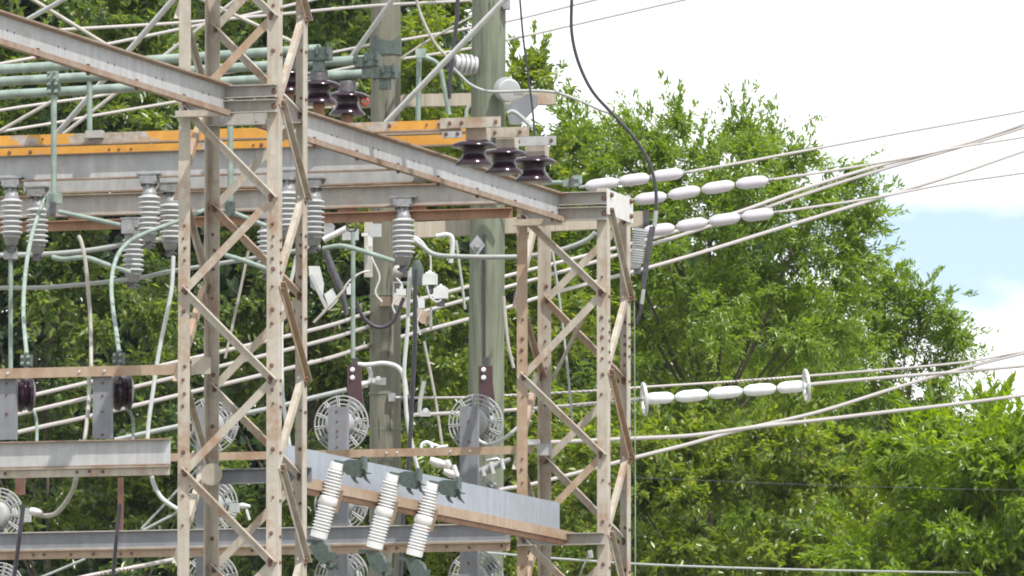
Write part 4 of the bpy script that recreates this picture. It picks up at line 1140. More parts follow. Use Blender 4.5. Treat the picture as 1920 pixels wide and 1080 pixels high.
for px, py, lab in ((826, 549, 'white lidded box hanging right of the white cable, lower of two'), (806, 523, 'white lidded box hanging right of the white cable, upper of two')):
    q = W(px, py, 82)
    T = Thing('junction_box', lab, 'box', q, 'white lidded boxes by the poles')
    X = Vector((1, 0, 0)); Y = Vector((0, 1, 0))
    T.part('housing', MB().prism([(-0.070, -0.055), (0.072, -0.050), (0.070, 0.042), (0.040, 0.058), (-0.035, 0.055), (-0.066, 0.040)], q, q + Y * 0.12, X, UP), 'pvc')
    T.part('lid', MB().box(q + UP * 0.06 + Y * 0.06, X * 0.04, Y * 0.05, UP * 0.004), 'white')
    T.part('knob', MB().lathe(q + UP * 0.0645 + Y * 0.06, q + UP + Y * 0.06, [(0, 0.02), (0.02, 0.015)], 10), 'alum')
    T.part('neck', MB().tube([q + Y * 0.06 - UP * 0.056, q + Y * 0.06 - UP * 0.12], 0.04, 10), 'dark_metal')
T = Thing('lamp_head', 'small round pale cap under the lone grey insulator', 'cap', W(741, 508, 80.2))
T.part('dome', MB().lathe(W(736, 508, 80.2), W(752, 510, 80.2), [(0, 0.02), (0.01, 0.045), (0.03, 0.058), (0.09, 0.05)], 16), 'conduit')
T.part('socket', MB().box(W(760, 511, 80.2), (0.045, 0, 0), (0, 0.03, 0), (0, 0, 0.04)), 'dark_metal')
T = Thing('cable_joint', 'dark green joint at the top of the black and white hanging cables', 'cable joint', W(783, 505, 79.9))
T.part('body', MB().tube([W(781, 488, 79.9), W(783, 505, 79.9), W(781, 535, 79.9)], [0.03, 0.055, 0.045], 8), 'green_dark')
T = Thing('pole_bracket', 'rusty tan bracket strapped around left wood pole above the black loop', 'bracket', W(735, 565, 83.8))
T.part('strap', MB().box(W(722, 565, DP + 0.82), (0.05, 0, 0), (0, 0.02, 0), (0, 0, 0.045)), 'tan_rusty')
T.part('arm', MB().prism([(-0.06, -0.04), (0.07, -0.08), (0.08, 0.02), (-0.05, 0.07)], W(748, 562, 84), W(748, 562, 84.06), Vector((1, 0, 0)), UP), 'tan')
T.part('frame', MB().tube([W(738, 555, 84.3), W(738, 530, 84.3), W(765, 530, 84.3), W(765, 552, 84.3)], 0.012, 6), 'cap_metal')
T = Thing('pole_bracket', 'tan wedge bracket right of the hanging cables with a dark end strap', 'bracket', W(795, 590, 82.5))
T.part('wedge', MB().prism([(-0.09, 0.07), (0.08, 0.0), (0.08, -0.11), (-0.02, -0.09), (-0.08, -0.03)], W(794, 588, 82.5), W(794, 588, 82.6), Vector((1, 0, 0)), UP), 'tan')
T.part('strap', MB().box(W(808, 597, 82.45), (0.012, 0, 0), (0, 0.01, 0), (0, 0, 0.10)), 'cap_metal')
T = Thing('turnbuckle', 'white ring ended turnbuckle lying just above the orange brown rail', 'turnbuckle', W(800, 840, 82.5))
T.part('ring', MB().ring(W(800, 839, 82.5), Vector((0, 1, 0.2)), 0.05, 0.016, 20, 8), 'white')
T.part('body', MB().tube([W(808, 832, 82.5), W(818, 835, 82.5), W(826, 838, 82.5), W(840, 836, 82.5)], 0.014, 6).tube([W(808, 846, 82.5), W(818, 842, 82.5), W(826, 838, 82.5)], 0.014, 6), 'white')
T = Thing('cable_clamp', 'bright clustered clamp hanging under the orange rail, left of the right post', 'clamp', W(835, 875, 82))
for a, b, r in (((806, 862), (838, 872), 0.045), ((838, 862), (840, 880), 0.04), ((832, 882), (860, 892), 0.04), ((850, 872), (858, 902), 0.035)):
    T.part('jaw', MB().tube([W(*a, 82), W((a[0] + b[0]) / 2, (a[1] + b[1]) / 2 + 2, 82), W(*b, 82)], [r * 0.7, r, r * 0.6], 8), 'alum')
T = Thing('dead_end_clamp', 'long grey bolted dead end clamp under the orange rail, beside the farther tower', 'clamp', W(925, 875, 83))
T.part('body', MB().tube([W(893, 886, 83), W(915, 880, 83), W(935, 870, 83), W(957, 861, 83)], [0.025, 0.045, 0.035, 0.02], 8), 'cap_metal')
T.part('bolt_heads', MB().tube([W(905, 876, 82.95), W(908, 892, 82.95)], 0.018, 6).tube([W(920, 866, 82.95), W(925, 888, 82.95)], 0.018, 6).tube([W(940, 860, 82.95), W(944, 880, 82.95)], 0.018, 6), 'alum', kind='stuff')
T.part('shackle', MB().tube([W(912, 864, 83), W(932, 860, 83), W(945, 868, 83)], 0.016, 6), 'cap_metal')
T = Thing('wire_clamp', 'bright bolted clamp where the middle level wire meets the hanging cables', 'clamp', W(800, 775, 83))
T.part('body', MB().box(W(797, 776, 83), (0.05, 0, 0), (0, 0.03, 0), (0, 0, 0.025)).tube([W(795, 715, 83), W(788, 750, 83), W(786, 775, 83)], 0.02, 6), 'guard')
T.part('bolt_heads', MB().lathe(W(798, 771, 82.9), W(798, 771, 82), [(0, 0.03), (0.03, 0.025)], 10), 'alum', kind='stuff')
T = Thing('strain_clamp', 'grey bolted clamp on the side of the left wood pole at the thin level wire', 'clamp', W(742, 745, 85.8))
T.part('body', MB().box(W(735, 745, 85.83), (0.035, 0, 0), (0, 0.02, 0), (0, 0, 0.04)).tube([W(742, 746, 85.8), W(775, 745, 85.8)], 0.018, 6), 'cap_metal')
T = Thing('fitting', 'bright bolted fitting on left wood pole beside the white conduit branch', 'clamp', W(706, 716, 84.5))
T.part('body', MB().box(W(712, 715, 84.8), (0.06, 0, 0), (0, 0.02, 0), (0, 0, 0.035)), 'cap_metal')
T.part('bolt_heads', MB().lathe(W(700, 714, 84.75), W(700, 714, 84), [(0, 0.025), (0.03, 0.02)], 8).lathe(W(709, 710, 84.75), W(709, 710, 84), [(0, 0.025), (0.03, 0.02)], 8).tube([W(673, 722, 84.6), W(690, 720, 84.6)], 0.035, 8), 'alum', kind='stuff')
T = Thing('cable_gland', 'bright stacked fitting joining the beige conduit to the left edge fan', 'fitting', PV(55, 960, 3))
T.part('body', MB().box(PV(49, 966, 3.2), VA * 0.035, VB * 0.03, UP * 0.055), 'guard')
T.part('nut', MB().lathe(PV(57, 958, 3), PV(80, 962, 3), [(0, 0.03), (0.03, 0.035), (0.06, 0.03), (0.10, 0.018)], 10), 'alum')
T = Thing('cable_gland', 'bright stacked fitting inside the nearer tower, right of the lower fan', 'fitting', PV(455, 950, 6.9))
T.part('body', MB().box(PV(440, 952, 7), VA * 0.035, VB * 0.03, UP * 0.04), 'guard')
T.part('nut', MB().lathe(PV(450, 948, 6.9), PV(475, 950, 6.9), [(0, 0.02), (0.02, 0.028), (0.06, 0.02), (0.09, 0.012)], 10).tube([PV(462, 955, 6.9), PV(468, 975, 6.9)], 0.012, 6), 'alum')
T = Thing('bracket_lug', 'grey lug bolted between the two left legs of the farther tower above the orange rail', 'bracket', PV(1000, 830, VB0 + 0.55))
T.part('body', MB().box(PV(1000, 829, VB0 + 0.55), VA * 0.05, VB * 0.03, UP * 0.022), 'alum')
T = Thing('shackle', 'tiny pale shackle pair hanging below the stub channel of the farther tower', 'shackle', PV(1108, 1040, VB0 + 1.0))
T.part('link', MB().tube([PV(1106, 1032, VB0 + 1.0), PV(1108, 1046, VB0 + 1.0)], 0.02, 6), 'alum')
T.part('wire', MB().tube([PV(1106, 1038, VB0 + 1.0), PV(1094, 1060, VB0 + 1.0), PV(1080, 1100, VB0 + 1.0)], 0.008, 5), 'cable_grey')

for lab, pts in (('thin pale lead curling down the left wood pole from the bolted bracket', [(686, 462), (700, 490), (712, 520), (704, 548), (716, 566)]),
                 ('thin pale lead between the round pale cap and the pole strap', [(742, 520), (754, 536), (748, 556), (736, 572), (742, 590)]),
                 ('thin pale lead running from lone insulator to the white lidded boxes', [(766, 440), (790, 452), (806, 478), (808, 506)]),
                 ('thin pale lead from the slanted dark switch across to left pole', [(640, 548), (656, 526), (676, 512), (694, 508)]),
                 ('thin pale lead looping between the two white lidded boxes', [(800, 535), (806, 556), (818, 566), (828, 562)]),
                 ('thin pale lead dropping beside the long white cable to the wedge bracket', [(772, 540), (784, 560), (790, 582), (782, 606), (788, 628)])):
    rod('jumper_lead', lab, 'wire', [W(x, y, 81.2) for x, y in pts], 0.009, 'alum', 'thin jumper leads by the poles', 6)
for lab, x, y, w_, h_ in (('small pale block between the round cap and the hanging cables', 752, 548, 0.045, 0.03), ('small pale block beside the black hanging cable, left of the boxes', 790, 570, 0.03, 0.04),
                    ('small pale block at the lower end of the slanted dark switch', 656, 545, 0.03, 0.035)):
    q = W(x, y, 81)
    T = Thing('terminal_block', lab, 'terminal block', q, 'small pale terminal blocks')
    T.part('housing', MB().box(q, (w_, 0, 0), (0, 0.03, 0), (0, 0, h_)), 'pvc')
    T.part('stud', MB().tube([q + UP * (h_ + 0.001), q + UP * (h_ + 0.03)], 0.012, 6), 'alum')
# ------------------------------------------------------------------ open switch arms and bracing rods at upper left
def arm(label, a, b, d, r):
    return rod('white_tube', label, 'tube', [W(*a, d[0]), W(*b, d[1])], r, 'pvc', 'white open switch arms', 12)
arm('white tubular switch arm meeting the top edge far left, above the first girder', (40, 43), (175, -32), (76, 75), 0.020)
arm('white tubular switch arm rising from the yellow rails at left across the first girder', (106, 252), (350, -30), (74, 73), 0.024)
arm('white tubular switch arm just left of the left wood pole at the top', (657, 110), (760, -34), (74.2, 73.6), 0.022)
arm('long white tubular switch arm crossing before the right wood pole', (724, 230), (990, -46), (73, 72.4), 0.024)
def brod(label, a, b, d, r=0.017, mat='conduit'):
    return rod('bracing_rod', label, 'rod', [W(*a, d), W(*b, d)], r, mat, 'slim bracing rods at upper left')
brod('slim tan rod slanting down from the top left corner to the first girder', (40, -14), (232, 104), 78)
brod('slim tan rod rising from the yellow rails behind the busbars at far left', (-60, 280), (108, 184), 78)
brod('slim tan rod from the yellow rails up through the nearer tower at top', (118, 252), (470, -22), 78)
brod('slim tan rod crossing at the top inside the nearer tower, falling right', (372, -4), (560, 84), 78)

# ------------------------------------------------------------------ line wires
def wire(label, pts, r=0.016, mat='strand', group='line wires', n=8):
    return rod('line_wire', label, 'wire', [W(*p) for p in pts], r, mat, group, n)
wire('thick stranded cable, uppermost of three rising from lower left behind both poles',
     [(-120, 785, 79), (67, 740, 80), (330, 679, 82), (600, 615, 84), (694, 586, 86), (872, 539, 88), (944, 519, 88.5), (1103, 478, 89), (1225, 446, 90), (1383, 398, 92), (1500, 356, 94), (1640, 313, 97), (1800, 272, 100), (1920, 232, 103), (2100, 168, 108)], 0.019)
wire('thick stranded cable, middle of three rising from lower left behind both poles',
     [(-120, 815, 79), (28, 778, 80), (330, 707, 82), (600, 640, 84), (694, 612, 86), (872, 562, 88), (944, 540, 88.5), (1069, 505, 89), (1212, 461, 90), (1290, 437, 91), (1410, 398, 92.5), (1500, 367, 94), (1640, 322, 97), (1800, 276, 100), (1920, 239, 103), (2100, 182, 108)], 0.019)
wire('thick stranded cable, lowest of three rising from lower left behind both poles',
     [(-120, 850, 79), (40, 809, 80), (170, 780, 81), (330, 742, 82), (600, 676, 84), (694, 647, 86), (872, 600, 88), (944, 579, 88.5), (1040, 549, 89), (1212, 503, 90), (1330, 469, 91), (1455, 430, 93), (1590, 389, 95), (1650, 370, 97), (1780, 331, 99), (1920, 283, 103), (2100, 222, 108)], 0.020)
wire('wire leaving the topmost string of barrels and crossing the white sky', [(1281, 324, DP), (1400, 303, 87), (1480, 288, 88), (1640, 258, 91), (1780, 233, 94), (1920, 208, 97), (2100, 175, 101)], 0.014)
wire('wire leaving second string of barrels and crossing the white sky', [(1440, 338, DP), (1560, 320, 87), (1700, 296, 90), (1800, 276, 93), (1920, 257, 97), (2100, 228, 101)], 0.013)
wire('wire leaving third string of barrels, crossing the lowest thick cable', [(1450, 399, DP), (1560, 383, 87), (1650, 369, 89), (1780, 344, 93), (1920, 324, 97), (2100, 298, 101)], 0.013)
wire('stout wire leaving the ringed white barrel string toward the right edge', [(1514, 721, DP), (1600, 713, 86.5), (1720, 703, 89), (1800, 697, 91), (1920, 686, 94), (2100, 670, 99)], 0.017)
wire('stout wire reaching left from the ringed white string to the hanging cables', [(775, 778, 83.2), (880, 773, 84.2), (944, 770, 86.5), (1040, 763, 86.5), (1120, 756, 86), (1206, 748, DP)], 0.018)
wire('thin wire running level above the ringed white string of barrels', [(775, 746, 85.8), (880, 745, 86.6), (960, 741, 86.8), (1110, 733, 86.5), (1205, 726, 86.5), (1350, 717, 87), (1500, 706, 87), (1600, 698, 88), (1800, 680, 91), (1920, 659, 94), (2100, 632, 99)], 0.012)
wire('stout white wire leaving the farther tower level, crossing before the trees to right', [(985, 832, 77), (1040, 829, 77.5), (1190, 822, 79), (1300, 816, 81), (1420, 800, 83), (1540, 787, 85), (1640, 775, 87), (1780, 759, 90), (1920, 741, 94), (2100, 716, 99)], 0.018)
wire('stout white wire rising from behind the blue girder end to the right edge', [(900, 926, 79), (944, 917, 79.5), (1010, 905, 80), (1190, 858, 82), (1290, 833, 83.5), (1380, 808, 85), (1470, 788, 86), (1550, 768, 87.5), (1680, 727, 89), (1800, 692, 91), (1920, 662, 94), (2100, 618, 99)], 0.018)
wire('thin wire sagging along the bottom edge past the farther tower foot', [(880, 1034, 79), (944, 1039, 80), (1040, 1047, 81), (1190, 1057, 84), (1330, 1063, 87), (1500, 1068, 90), (1700, 1072, 94), (1920, 1075, 98), (2100, 1076, 102)], 0.011, 'cable_grey')
wire('very thin dark wire across the lower right trees', [(1130, 893, 90), (1490, 908, 92), (1650, 913, 93), (1800, 917, 94), (1920, 919, 95), (2100, 921, 96)], 0.0035, 'cable_dark')
wire('bright stranded cable low in the bottom left corner behind the low crossbeam', [(-40, 1130, 77), (90, 1098, 77.5), (170, 1079, 78), (250, 1064, 78), (335, 1047, 78.5), (480, 1016, 79)], 0.019)
wire('thin pale cable beneath the low crossbeam at far left', [(60, 1090, 77), (110, 1069, 77), (160, 1048, 77)], 0.012, 'cable_grey')
wire('thin pale cable pair end rising beside the nearer tower above the low crossbeam, left strand', [(265, 992, 78), (300, 955, 78), (335, 917, 78), (400, 850, 78)], 0.011, 'cable_grey')
wire('pale cable rising at the foot of nearer tower above low crossbeam, right strand', [(268, 995, 77.8), (300, 978, 77.8), (335, 960, 77.8), (420, 912, 77.8)], 0.013, 'cable_grey')
wire('stranded wire near the top left running level through the nearer tower', [(-80, 72, 79), (100, 57, 80), (335, 43, 81), (500, 29, 82), (694, 11, 84), (860, 2, 86.5), (1000, -8, 89)], 0.015)
wire('stranded wire from left edge, rising through the nearer tower under the level one', [(-80, 135, 79), (0, 120, 79.3), (65, 108, 79.6), (200, 83, 80), (335, 55, 81), (420, 38, 82), (560, 6, 84), (640, -14, 86)], 0.015)
wire('stranded wire far left below the busbars, higher of two', [(-80, 224, 79), (0, 207, 79.4), (100, 192, 79.8), (185, 180, 80), (335, 150, 81), (480, 127, 82), (700, 83, 86.5), (760, 74, 87), (885, 52, 88), (960, 38, 89), (1100, 3, 91), (1180, -16, 92)], 0.014)
wire('stranded wire far left just above the yellow rails, lower of two', [(-80, 262, 79), (0, 247, 79.4), (100, 231, 79.8), (170, 218, 80), (335, 190, 81), (480, 165, 82), (600, 138, 84), (700, 118, 86.5), (770, 108, 87), (885, 90, 88), (960, 73, 89), (1130, 34, 91), (1270, 2, 92.5), (1400, -28, 94)], 0.014)
wire('thin twig-like tan wire between the poles at the top edge', [(776, -20, 84), (790, 30, 84), (815, 80, 84), (838, 106, 84)], 0.015, 'conduit')
wire('thin dark slanting wire joining the pole tops between the two poles', [(748, 112, 86), (800, 78, 86), (850, 50, 86), (890, 28, 86)], 0.012, 'conduit')

# ------------------------------------------------------------------ trees
def basis(v, n):
    pass
def make_leaves(pos, dirs, nrm, ln, wd):
    """folded four-cornered leaves: pos (N,3) stalk end, dirs leaf direction, nrm face normal"""
    d = dirs / np.linalg.norm(dirs, axis=1, keepdims=True)
    side = np.cross(d, nrm); side /= (np.linalg.norm(side, axis=1, keepdims=True) + 1e-9)
    nn = np.cross(side, d)
    N = len(pos)
    v = np.empty((N, 4, 3))
    l = ln[:, None]; w = wd[:, None]
    v[:, 0] = pos
    v[:, 1] = pos + d * l * 0.45 + side * w * 0.5 + nn * w * 0.18
    v[:, 2] = pos + d * l - nn * l * 0.12
    v[:, 3] = pos + d * l * 0.45 - side * w * 0.5 + nn * w * 0.18
    return v.reshape(-1, 3)

def leaf_mesh(name, verts, mat):
    N = len(verts) // 4
    me = bpy.data.meshes.new(name)
    me.vertices.add(N * 4)
    me.vertices.foreach_set('co', verts.astype(np.float32).ravel())
    idx = np.arange(N * 4).reshape(N, 4)
    tri = np.empty((N, 2, 3), dtype=np.int32)
    tri[:, 0] = idx[:, [0, 1, 2]]; tri[:, 1] = idx[:, [0, 2, 3]]
    me.loops.add(N * 6)
    me.loops.foreach_set('vertex_index', tri.ravel())
    me.polygons.add(N * 2)
    me.polygons.foreach_set('loop_start', np.arange(0, N * 6, 3, dtype=np.int32))
    me.update(calc_edges=True)
    me.materials.append(M[mat])
    return me

def unit(n):
    x = rng.normal(size=(n, 3))
    return x / np.linalg.norm(x, axis=1, keepdims=True)

def tree(label, base_px, d, blobs, mat, ncl, ntw, nlf, rc, leaf, group='broadleaf trees behind the substation', up=0.25, droop=0.15, name='broadleaf_tree', inner=0.55, sprigs=1.2):
    """blobs: list of (px, py, rx px, ry px, depth radius m, depth offset m)"""
    base = W(base_px, 540, d); base.z = 0
    T = Thing(name, label, 'tree', base, group)
    k = d / FPX
    C, Rr, wt = [], [], []
    for (px, py, rx, ry, rd, dz) in blobs:
        c = W(px, py, d + dz)
        C.append(c); Rr.append((rx * k, rd, ry * k)); wt.append((rx * ry * k * k * rd) ** 0.75)
    wt = np.array(wt) / sum(wt)
    cl = []
    for i in range(len(blobs)):
        n = max(3, int(ncl * 0.80 * wt[i]))
        u = unit(n)
        rad = inner + (1 - inner) * rng.random(n) ** 0.7
        cl.append(np.array(C[i])[None] + u * rad[:, None] * np.array(Rr[i])[None])
    cl = np.concatenate(cl)
    ctr = np.array(sum(C, Vector()) / len(C))
    nC = len(cl)
    rcl = rc * 1.12 * rng.uniform(0.6, 1.4, nC)
    outw = cl - ctr; outw /= np.linalg.norm(outw, axis=1, keepdims=True)
    # twigs
    ntw = int(ntw * 1.25)
    tw = unit(nC * ntw).reshape(nC, ntw, 3) + outw[:, None] * 0.55 + np.array([0, 0, up])
    tw /= np.linalg.norm(tw, axis=2, keepdims=True)
    tw[:, :, 2] *= 0.72
    tl = rng.uniform(0.5, 1.15, (nC, ntw)) * rcl[:, None]
    t = rng.uniform(0.05, 1.0, (nC, ntw, nlf)) ** 0.62
    pos = cl[:, None, None] + tw[:, :, None] * (tl[:, :, None] * t)[..., None]
    pos[..., 2] -= droop * t * t * tl[:, :, None]
    pos += rng.normal(scale=0.022, size=pos.shape)
    dirs = tw[:, :, None] * 0.8 + rng.normal(scale=0.65, size=pos.shape) + np.array([0, 0, -0.25])
    nrm = np.array([0, 0, 0.85]) + rng.normal(scale=0.42, size=pos.shape) + outw[:, None, None] * 0.25 + tw[:, :, None] * 0.75
    n = pos.size // 3
    pos, dirs, nrm = pos.reshape(-1, 3), dirs.reshape(-1, 3), nrm.reshape(-1, 3)
    # loose sprigs that stand out of the crown
    ns = int(nC * sprigs)
    if ns:
        ii = rng.choice(nC, ns, p=np.exp(outw[:, 2] * 1.2) / np.exp(outw[:, 2] * 1.2).sum())
        sdir = outw[ii] * 0.7 + np.array([0, 0, up * 1.6]) + rng.normal(scale=0.33, size=(ns, 3))
        sdir /= np.linalg.norm(sdir, axis=1, keepdims=True)
        sl = rc * rng.uniform(1.3, 2.3, ns)
        nl = 26
        tt = rng.uniform(0.25, 1.0, (ns, nl))
        sp_ = cl[ii][:, None] + sdir[:, None] * (sl[:, None] * tt)[..., None]
        sp_[..., 2] -= droop * 1.3 * tt ** 2 * sl[:, None]
        sp_ += rng.normal(scale=0.018, size=sp_.shape)
        sd_ = sdir[:, None] * 1.1 + rng.normal(scale=0.5, size=sp_.shape)
        sn_ = np.array([0, 0, 1.0]) + rng.normal(scale=0.6, size=sp_.shape)
        pos = np.concatenate([pos, sp_.reshape(-1, 3)]); dirs = np.concatenate([dirs, sd_.reshape(-1, 3)]); nrm = np.concatenate([nrm, sn_.reshape(-1, 3)])
    keep = pos[:, 2] > 1.0
    pos, dirs, nrm = pos[keep], dirs[keep], nrm[keep]
    n = len(pos)
    ln = leaf[0] * rng.uniform(0.6, 1.3, n); wd = leaf[1] * rng.uniform(0.7, 1.25, n)
    off = np.array(base)
    T.part('crown', leaf_mesh('crown', make_leaves(pos, dirs, nrm, ln, wd) - off, mat), mat, kind='stuff')
    # trunk and limbs
    top = Vector(ctr) + UP * (-max(r[2] for r in Rr) * 0.15)
    mid = base.lerp(Vector((top.x, top.y, 0)), 0.3)
    tp = [base, Vector((mid.x, mid.y, top.z * 0.3)), Vector((top.x * 0.7 + mid.x * 0.3, top.y, top.z * 0.62)), top]
    sp = spline(tp, 4)
    r0 = 0.11
    T.part('trunk', MB().tube(sp, [r0 * (1 - 0.93 * i / (len(sp) - 1)) for i in range(len(sp))], 10), 'bark')
    lm = MB()
    for i in range(nC):
        if rng.random() < (0.16 if mat == 'leaf_mid' else 0.07):
            q = Vector(cl[i])
            h = min(max(q.z - (q - Vector(ctr)).length * rng.uniform(0.8, 1.6) - 0.3, top.z * 0.3), top.z * rng.uniform(0.75, 0.98))
            s_ = min(sp, key=lambda a: abs(a.z - h))
            m1 = s_.lerp(q, 0.55) + Vector((0, 0, -0.1))
            lm.tube(spline([s_, m1, q], 3), [0.02, 0.018, 0.016, 0.013, 0.010, 0.008, 0.006][:7], 5, caps=False)
            for kk in range(min(4, ntw)):
                e = Vector(cl[i] + tw[i, kk] * tl[i, kk] * 0.85); e.z -= droop * 0.6 * tl[i, kk]
                lm.tube([q, q.lerp(e, 0.5) + Vector((0, 0, 0.02)), e], [0.008, 0.006, 0.003], 4, caps=False)
    if lm.v:
        T.part('limbs', lm, 'bark')
    return n

LEAFN = 0
# the big tree behind the line wires
LEAFN += tree('tall airy mid green tree behind the pale barrel strings, its top against the sky', 1330, 106,
     [(1200, 330, 130, 130, 1.2, 0), (1330, 335, 150, 105, 1.2, 0.3), (1420, 360, 130, 130, 1.2, -0.3), (1100, 400, 90, 140, 1.0, 0.4), (1300, 480, 230, 170, 1.7, 0), (1490, 470, 130, 110, 1.1, 0.2),
      (1350, 680, 280, 200, 2.0, 0), (1560, 440, 70, 60, 0.6, 0.2), (1330, 900, 300, 220, 2.0, 0.3), (1450, 325, 60, 60, 0.5, 0), (1090, 320, 80, 90, 0.8, 0), (1060, 420, 90, 110, 0.8, 0.3), (1180, 270, 90, 70, 0.8, 0), (1560, 540, 110, 110, 1.0, 0.2), (1570, 380, 60, 70, 0.5, 0.1), (1590, 440, 40, 45, 0.4, 0), (1250, 265, 60, 50, 0.5, 0), (1290, 380, 130, 80, 1.0, 0), (1190, 440, 120, 90, 1.0, 0.3)],
     'leaf_mid', 330, 16, 20, 0.38, (0.086, 0.029), up=0.45, sprigs=1.6)
LEAFN += tree('airy drooping tree right of the tallest one, feathery against the sky', 1640, 111,
     [(1600, 600, 120, 80, 1.1, 0), (1690, 590, 80, 60, 0.7, 0.3), (1560, 720, 150, 110, 1.2, 0), (1720, 680, 80, 100, 0.8, 0), (1660, 820, 150, 120, 1.2, 0), (1750, 610, 40, 50, 0.4, 0), (1760, 740, 50, 60, 0.5, 0.1), (1600, 1000, 200, 150, 1.6, 0)],
     'leaf_mid', 145, 16, 21, 0.40, (0.086, 0.028), up=0.10, droop=0.35, sprigs=2.0)
LEAFN += tree('vivid green leafy tree in the lower right corner', 1850, 97,
     [(1780, 860, 130, 90, 1.0, 0), (1900, 850, 130, 100, 1.0, 0), (1840, 980, 200, 120, 1.4, 0), (1980, 960, 140, 180, 1.2, 0.2), (1720, 1060, 140, 90, 1.0, -0.2), (1860, 1200, 260, 180, 1.6, 0)],
     'leaf_bright', 170, 15, 20, 0.38, (0.125, 0.046), up=0.15)
LEAFN += tree('glossy yellow green tree low beside the farther tower', 1330, 99,
     [(1280, 860, 120, 100, 1.0, 0), (1420, 880, 130, 90, 1.0, 0.2), (1220, 980, 120, 120, 1.0, 0), (1400, 1010, 180, 120, 1.2, 0), (1540, 980, 100, 90, 0.9, 0), (1330, 1180, 280, 160, 1.5, 0), (1090, 900, 90, 120, 0.9, 0.2)],
     'leaf_yellow', 150, 14, 19, 0.34, (0.095, 0.050), up=0.1)
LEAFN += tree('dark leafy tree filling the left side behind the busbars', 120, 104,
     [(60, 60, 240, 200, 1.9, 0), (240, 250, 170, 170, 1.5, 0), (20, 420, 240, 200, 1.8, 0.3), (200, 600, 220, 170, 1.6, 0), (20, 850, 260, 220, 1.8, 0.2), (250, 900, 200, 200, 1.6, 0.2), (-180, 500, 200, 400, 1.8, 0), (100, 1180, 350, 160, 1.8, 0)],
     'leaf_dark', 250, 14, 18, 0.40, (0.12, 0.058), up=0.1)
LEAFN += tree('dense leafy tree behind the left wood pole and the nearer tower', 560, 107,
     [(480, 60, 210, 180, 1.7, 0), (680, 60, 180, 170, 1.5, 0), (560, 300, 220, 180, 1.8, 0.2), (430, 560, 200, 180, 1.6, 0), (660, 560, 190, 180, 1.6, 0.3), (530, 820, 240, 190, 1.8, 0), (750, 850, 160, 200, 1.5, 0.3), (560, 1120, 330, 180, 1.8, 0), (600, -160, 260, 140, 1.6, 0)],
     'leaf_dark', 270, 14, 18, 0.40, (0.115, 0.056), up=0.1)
LEAFN += tree('sunny leafy tree between the two wood poles, with a loose sprig beyond the right one', 850, 103,
     [(800, 90, 70, 100, 0.7, 0), (985, 170, 38, 55, 0.35, 0), (840, 250, 110, 90, 0.9, 0), (850, 420, 130, 130, 1.0, 0), (970, 340, 90, 100, 0.8, 0.2), (1000, 540, 120, 120, 1.0, 0), (850, 650, 130, 130, 1.0, 0), (1010, 740, 120, 130, 1.0, 0), (880, 880, 160, 130, 1.2, 0.2), (960, 1080, 200, 130, 1.3, 0)],
     'leaf_yellow', 170, 13, 18, 0.34, (0.10, 0.052), up=0.1)
LEAFN += tree('dark round tree deep behind the farther tower and tallest tree', 1150, 114,
     [(1100, 640, 200, 240, 2.0, 0), (1300, 740, 260, 240, 2.0, 0.5), (1150, 950, 260, 220, 2.0, 0), (1500, 860, 220, 190, 1.8, 0.4), (1180, 450, 130, 100, 1.2, 0)],
     'leaf_dark', 190, 14, 18, 0.46, (0.125, 0.055), up=0.05, inner=0.35)
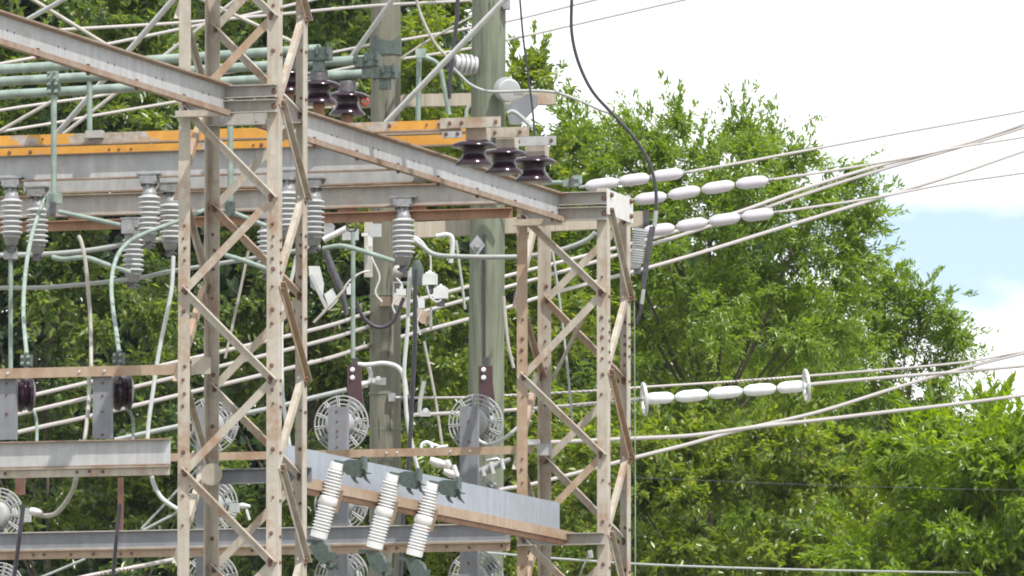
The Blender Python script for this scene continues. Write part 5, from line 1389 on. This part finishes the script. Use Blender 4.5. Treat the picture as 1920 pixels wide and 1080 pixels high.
# the wood farther back that closes the gaps low down
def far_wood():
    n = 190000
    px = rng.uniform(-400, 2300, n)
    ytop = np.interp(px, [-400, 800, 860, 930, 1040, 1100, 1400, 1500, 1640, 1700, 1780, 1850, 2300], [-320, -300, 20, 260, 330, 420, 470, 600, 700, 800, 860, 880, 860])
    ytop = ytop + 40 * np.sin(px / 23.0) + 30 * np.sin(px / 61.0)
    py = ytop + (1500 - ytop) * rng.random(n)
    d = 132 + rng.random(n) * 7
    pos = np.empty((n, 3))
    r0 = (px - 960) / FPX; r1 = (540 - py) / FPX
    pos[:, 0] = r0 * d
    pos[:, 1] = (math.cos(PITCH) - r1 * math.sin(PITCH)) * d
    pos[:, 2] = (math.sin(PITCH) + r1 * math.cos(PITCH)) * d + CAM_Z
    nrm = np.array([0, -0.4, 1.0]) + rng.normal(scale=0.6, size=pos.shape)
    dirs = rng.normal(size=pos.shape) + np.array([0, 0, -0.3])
    me = leaf_mesh('far_wood', make_leaves(pos, dirs, nrm, 0.27 * rng.uniform(0.6, 1.3, n), 0.16 * rng.uniform(0.7, 1.2, n)), 'leaf_far_shade')
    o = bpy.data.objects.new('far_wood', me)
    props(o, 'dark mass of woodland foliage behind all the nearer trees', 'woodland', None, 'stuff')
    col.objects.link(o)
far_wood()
print('leaves', LEAFN, 'objects', len(bpy.data.objects))


# ------------------------------------------------------------------ summer air between the camera and the trees
hz_mb = MB()
X0, X1, Y0, Y1, Z0_, Z1 = -60.0, 60.0, -12.0, 190.0, -1.0, 24.0
hz_mb.add([(X0, Y0, Z0_), (X1, Y0, Z0_), (X1, Y1, Z0_), (X0, Y1, Z0_), (X0, Y0, Z1), (X1, Y0, Z1), (X1, Y1, Z1), (X0, Y1, Z1)],
          [(0, 3, 2, 1), (4, 5, 6, 7), (0, 1, 5, 4), (1, 2, 6, 5), (2, 3, 7, 6), (3, 0, 4, 7)])
hm = bpy.data.materials.new('thin_summer_haze')
hm.use_nodes = True
hn = hm.node_tree
hn.nodes.clear()
ho = hn.nodes.new('ShaderNodeOutputMaterial')
hv = hn.nodes.new('ShaderNodeVolumePrincipled')
hv.inputs['Color'].default_value = (0.93, 0.96, 1.0, 1)
hv.inputs['Density'].default_value = 0.0001
hv.inputs['Anisotropy'].default_value = 0.2
hn.links.new(hv.outputs['Volume'], ho.inputs['Volume'])
M['haze'] = hm
single('haze', hz_mb, 'haze', 'thin pale summer haze filling the air over the yard', 'haze', kind='stuff', origin=(0, 0, 0))
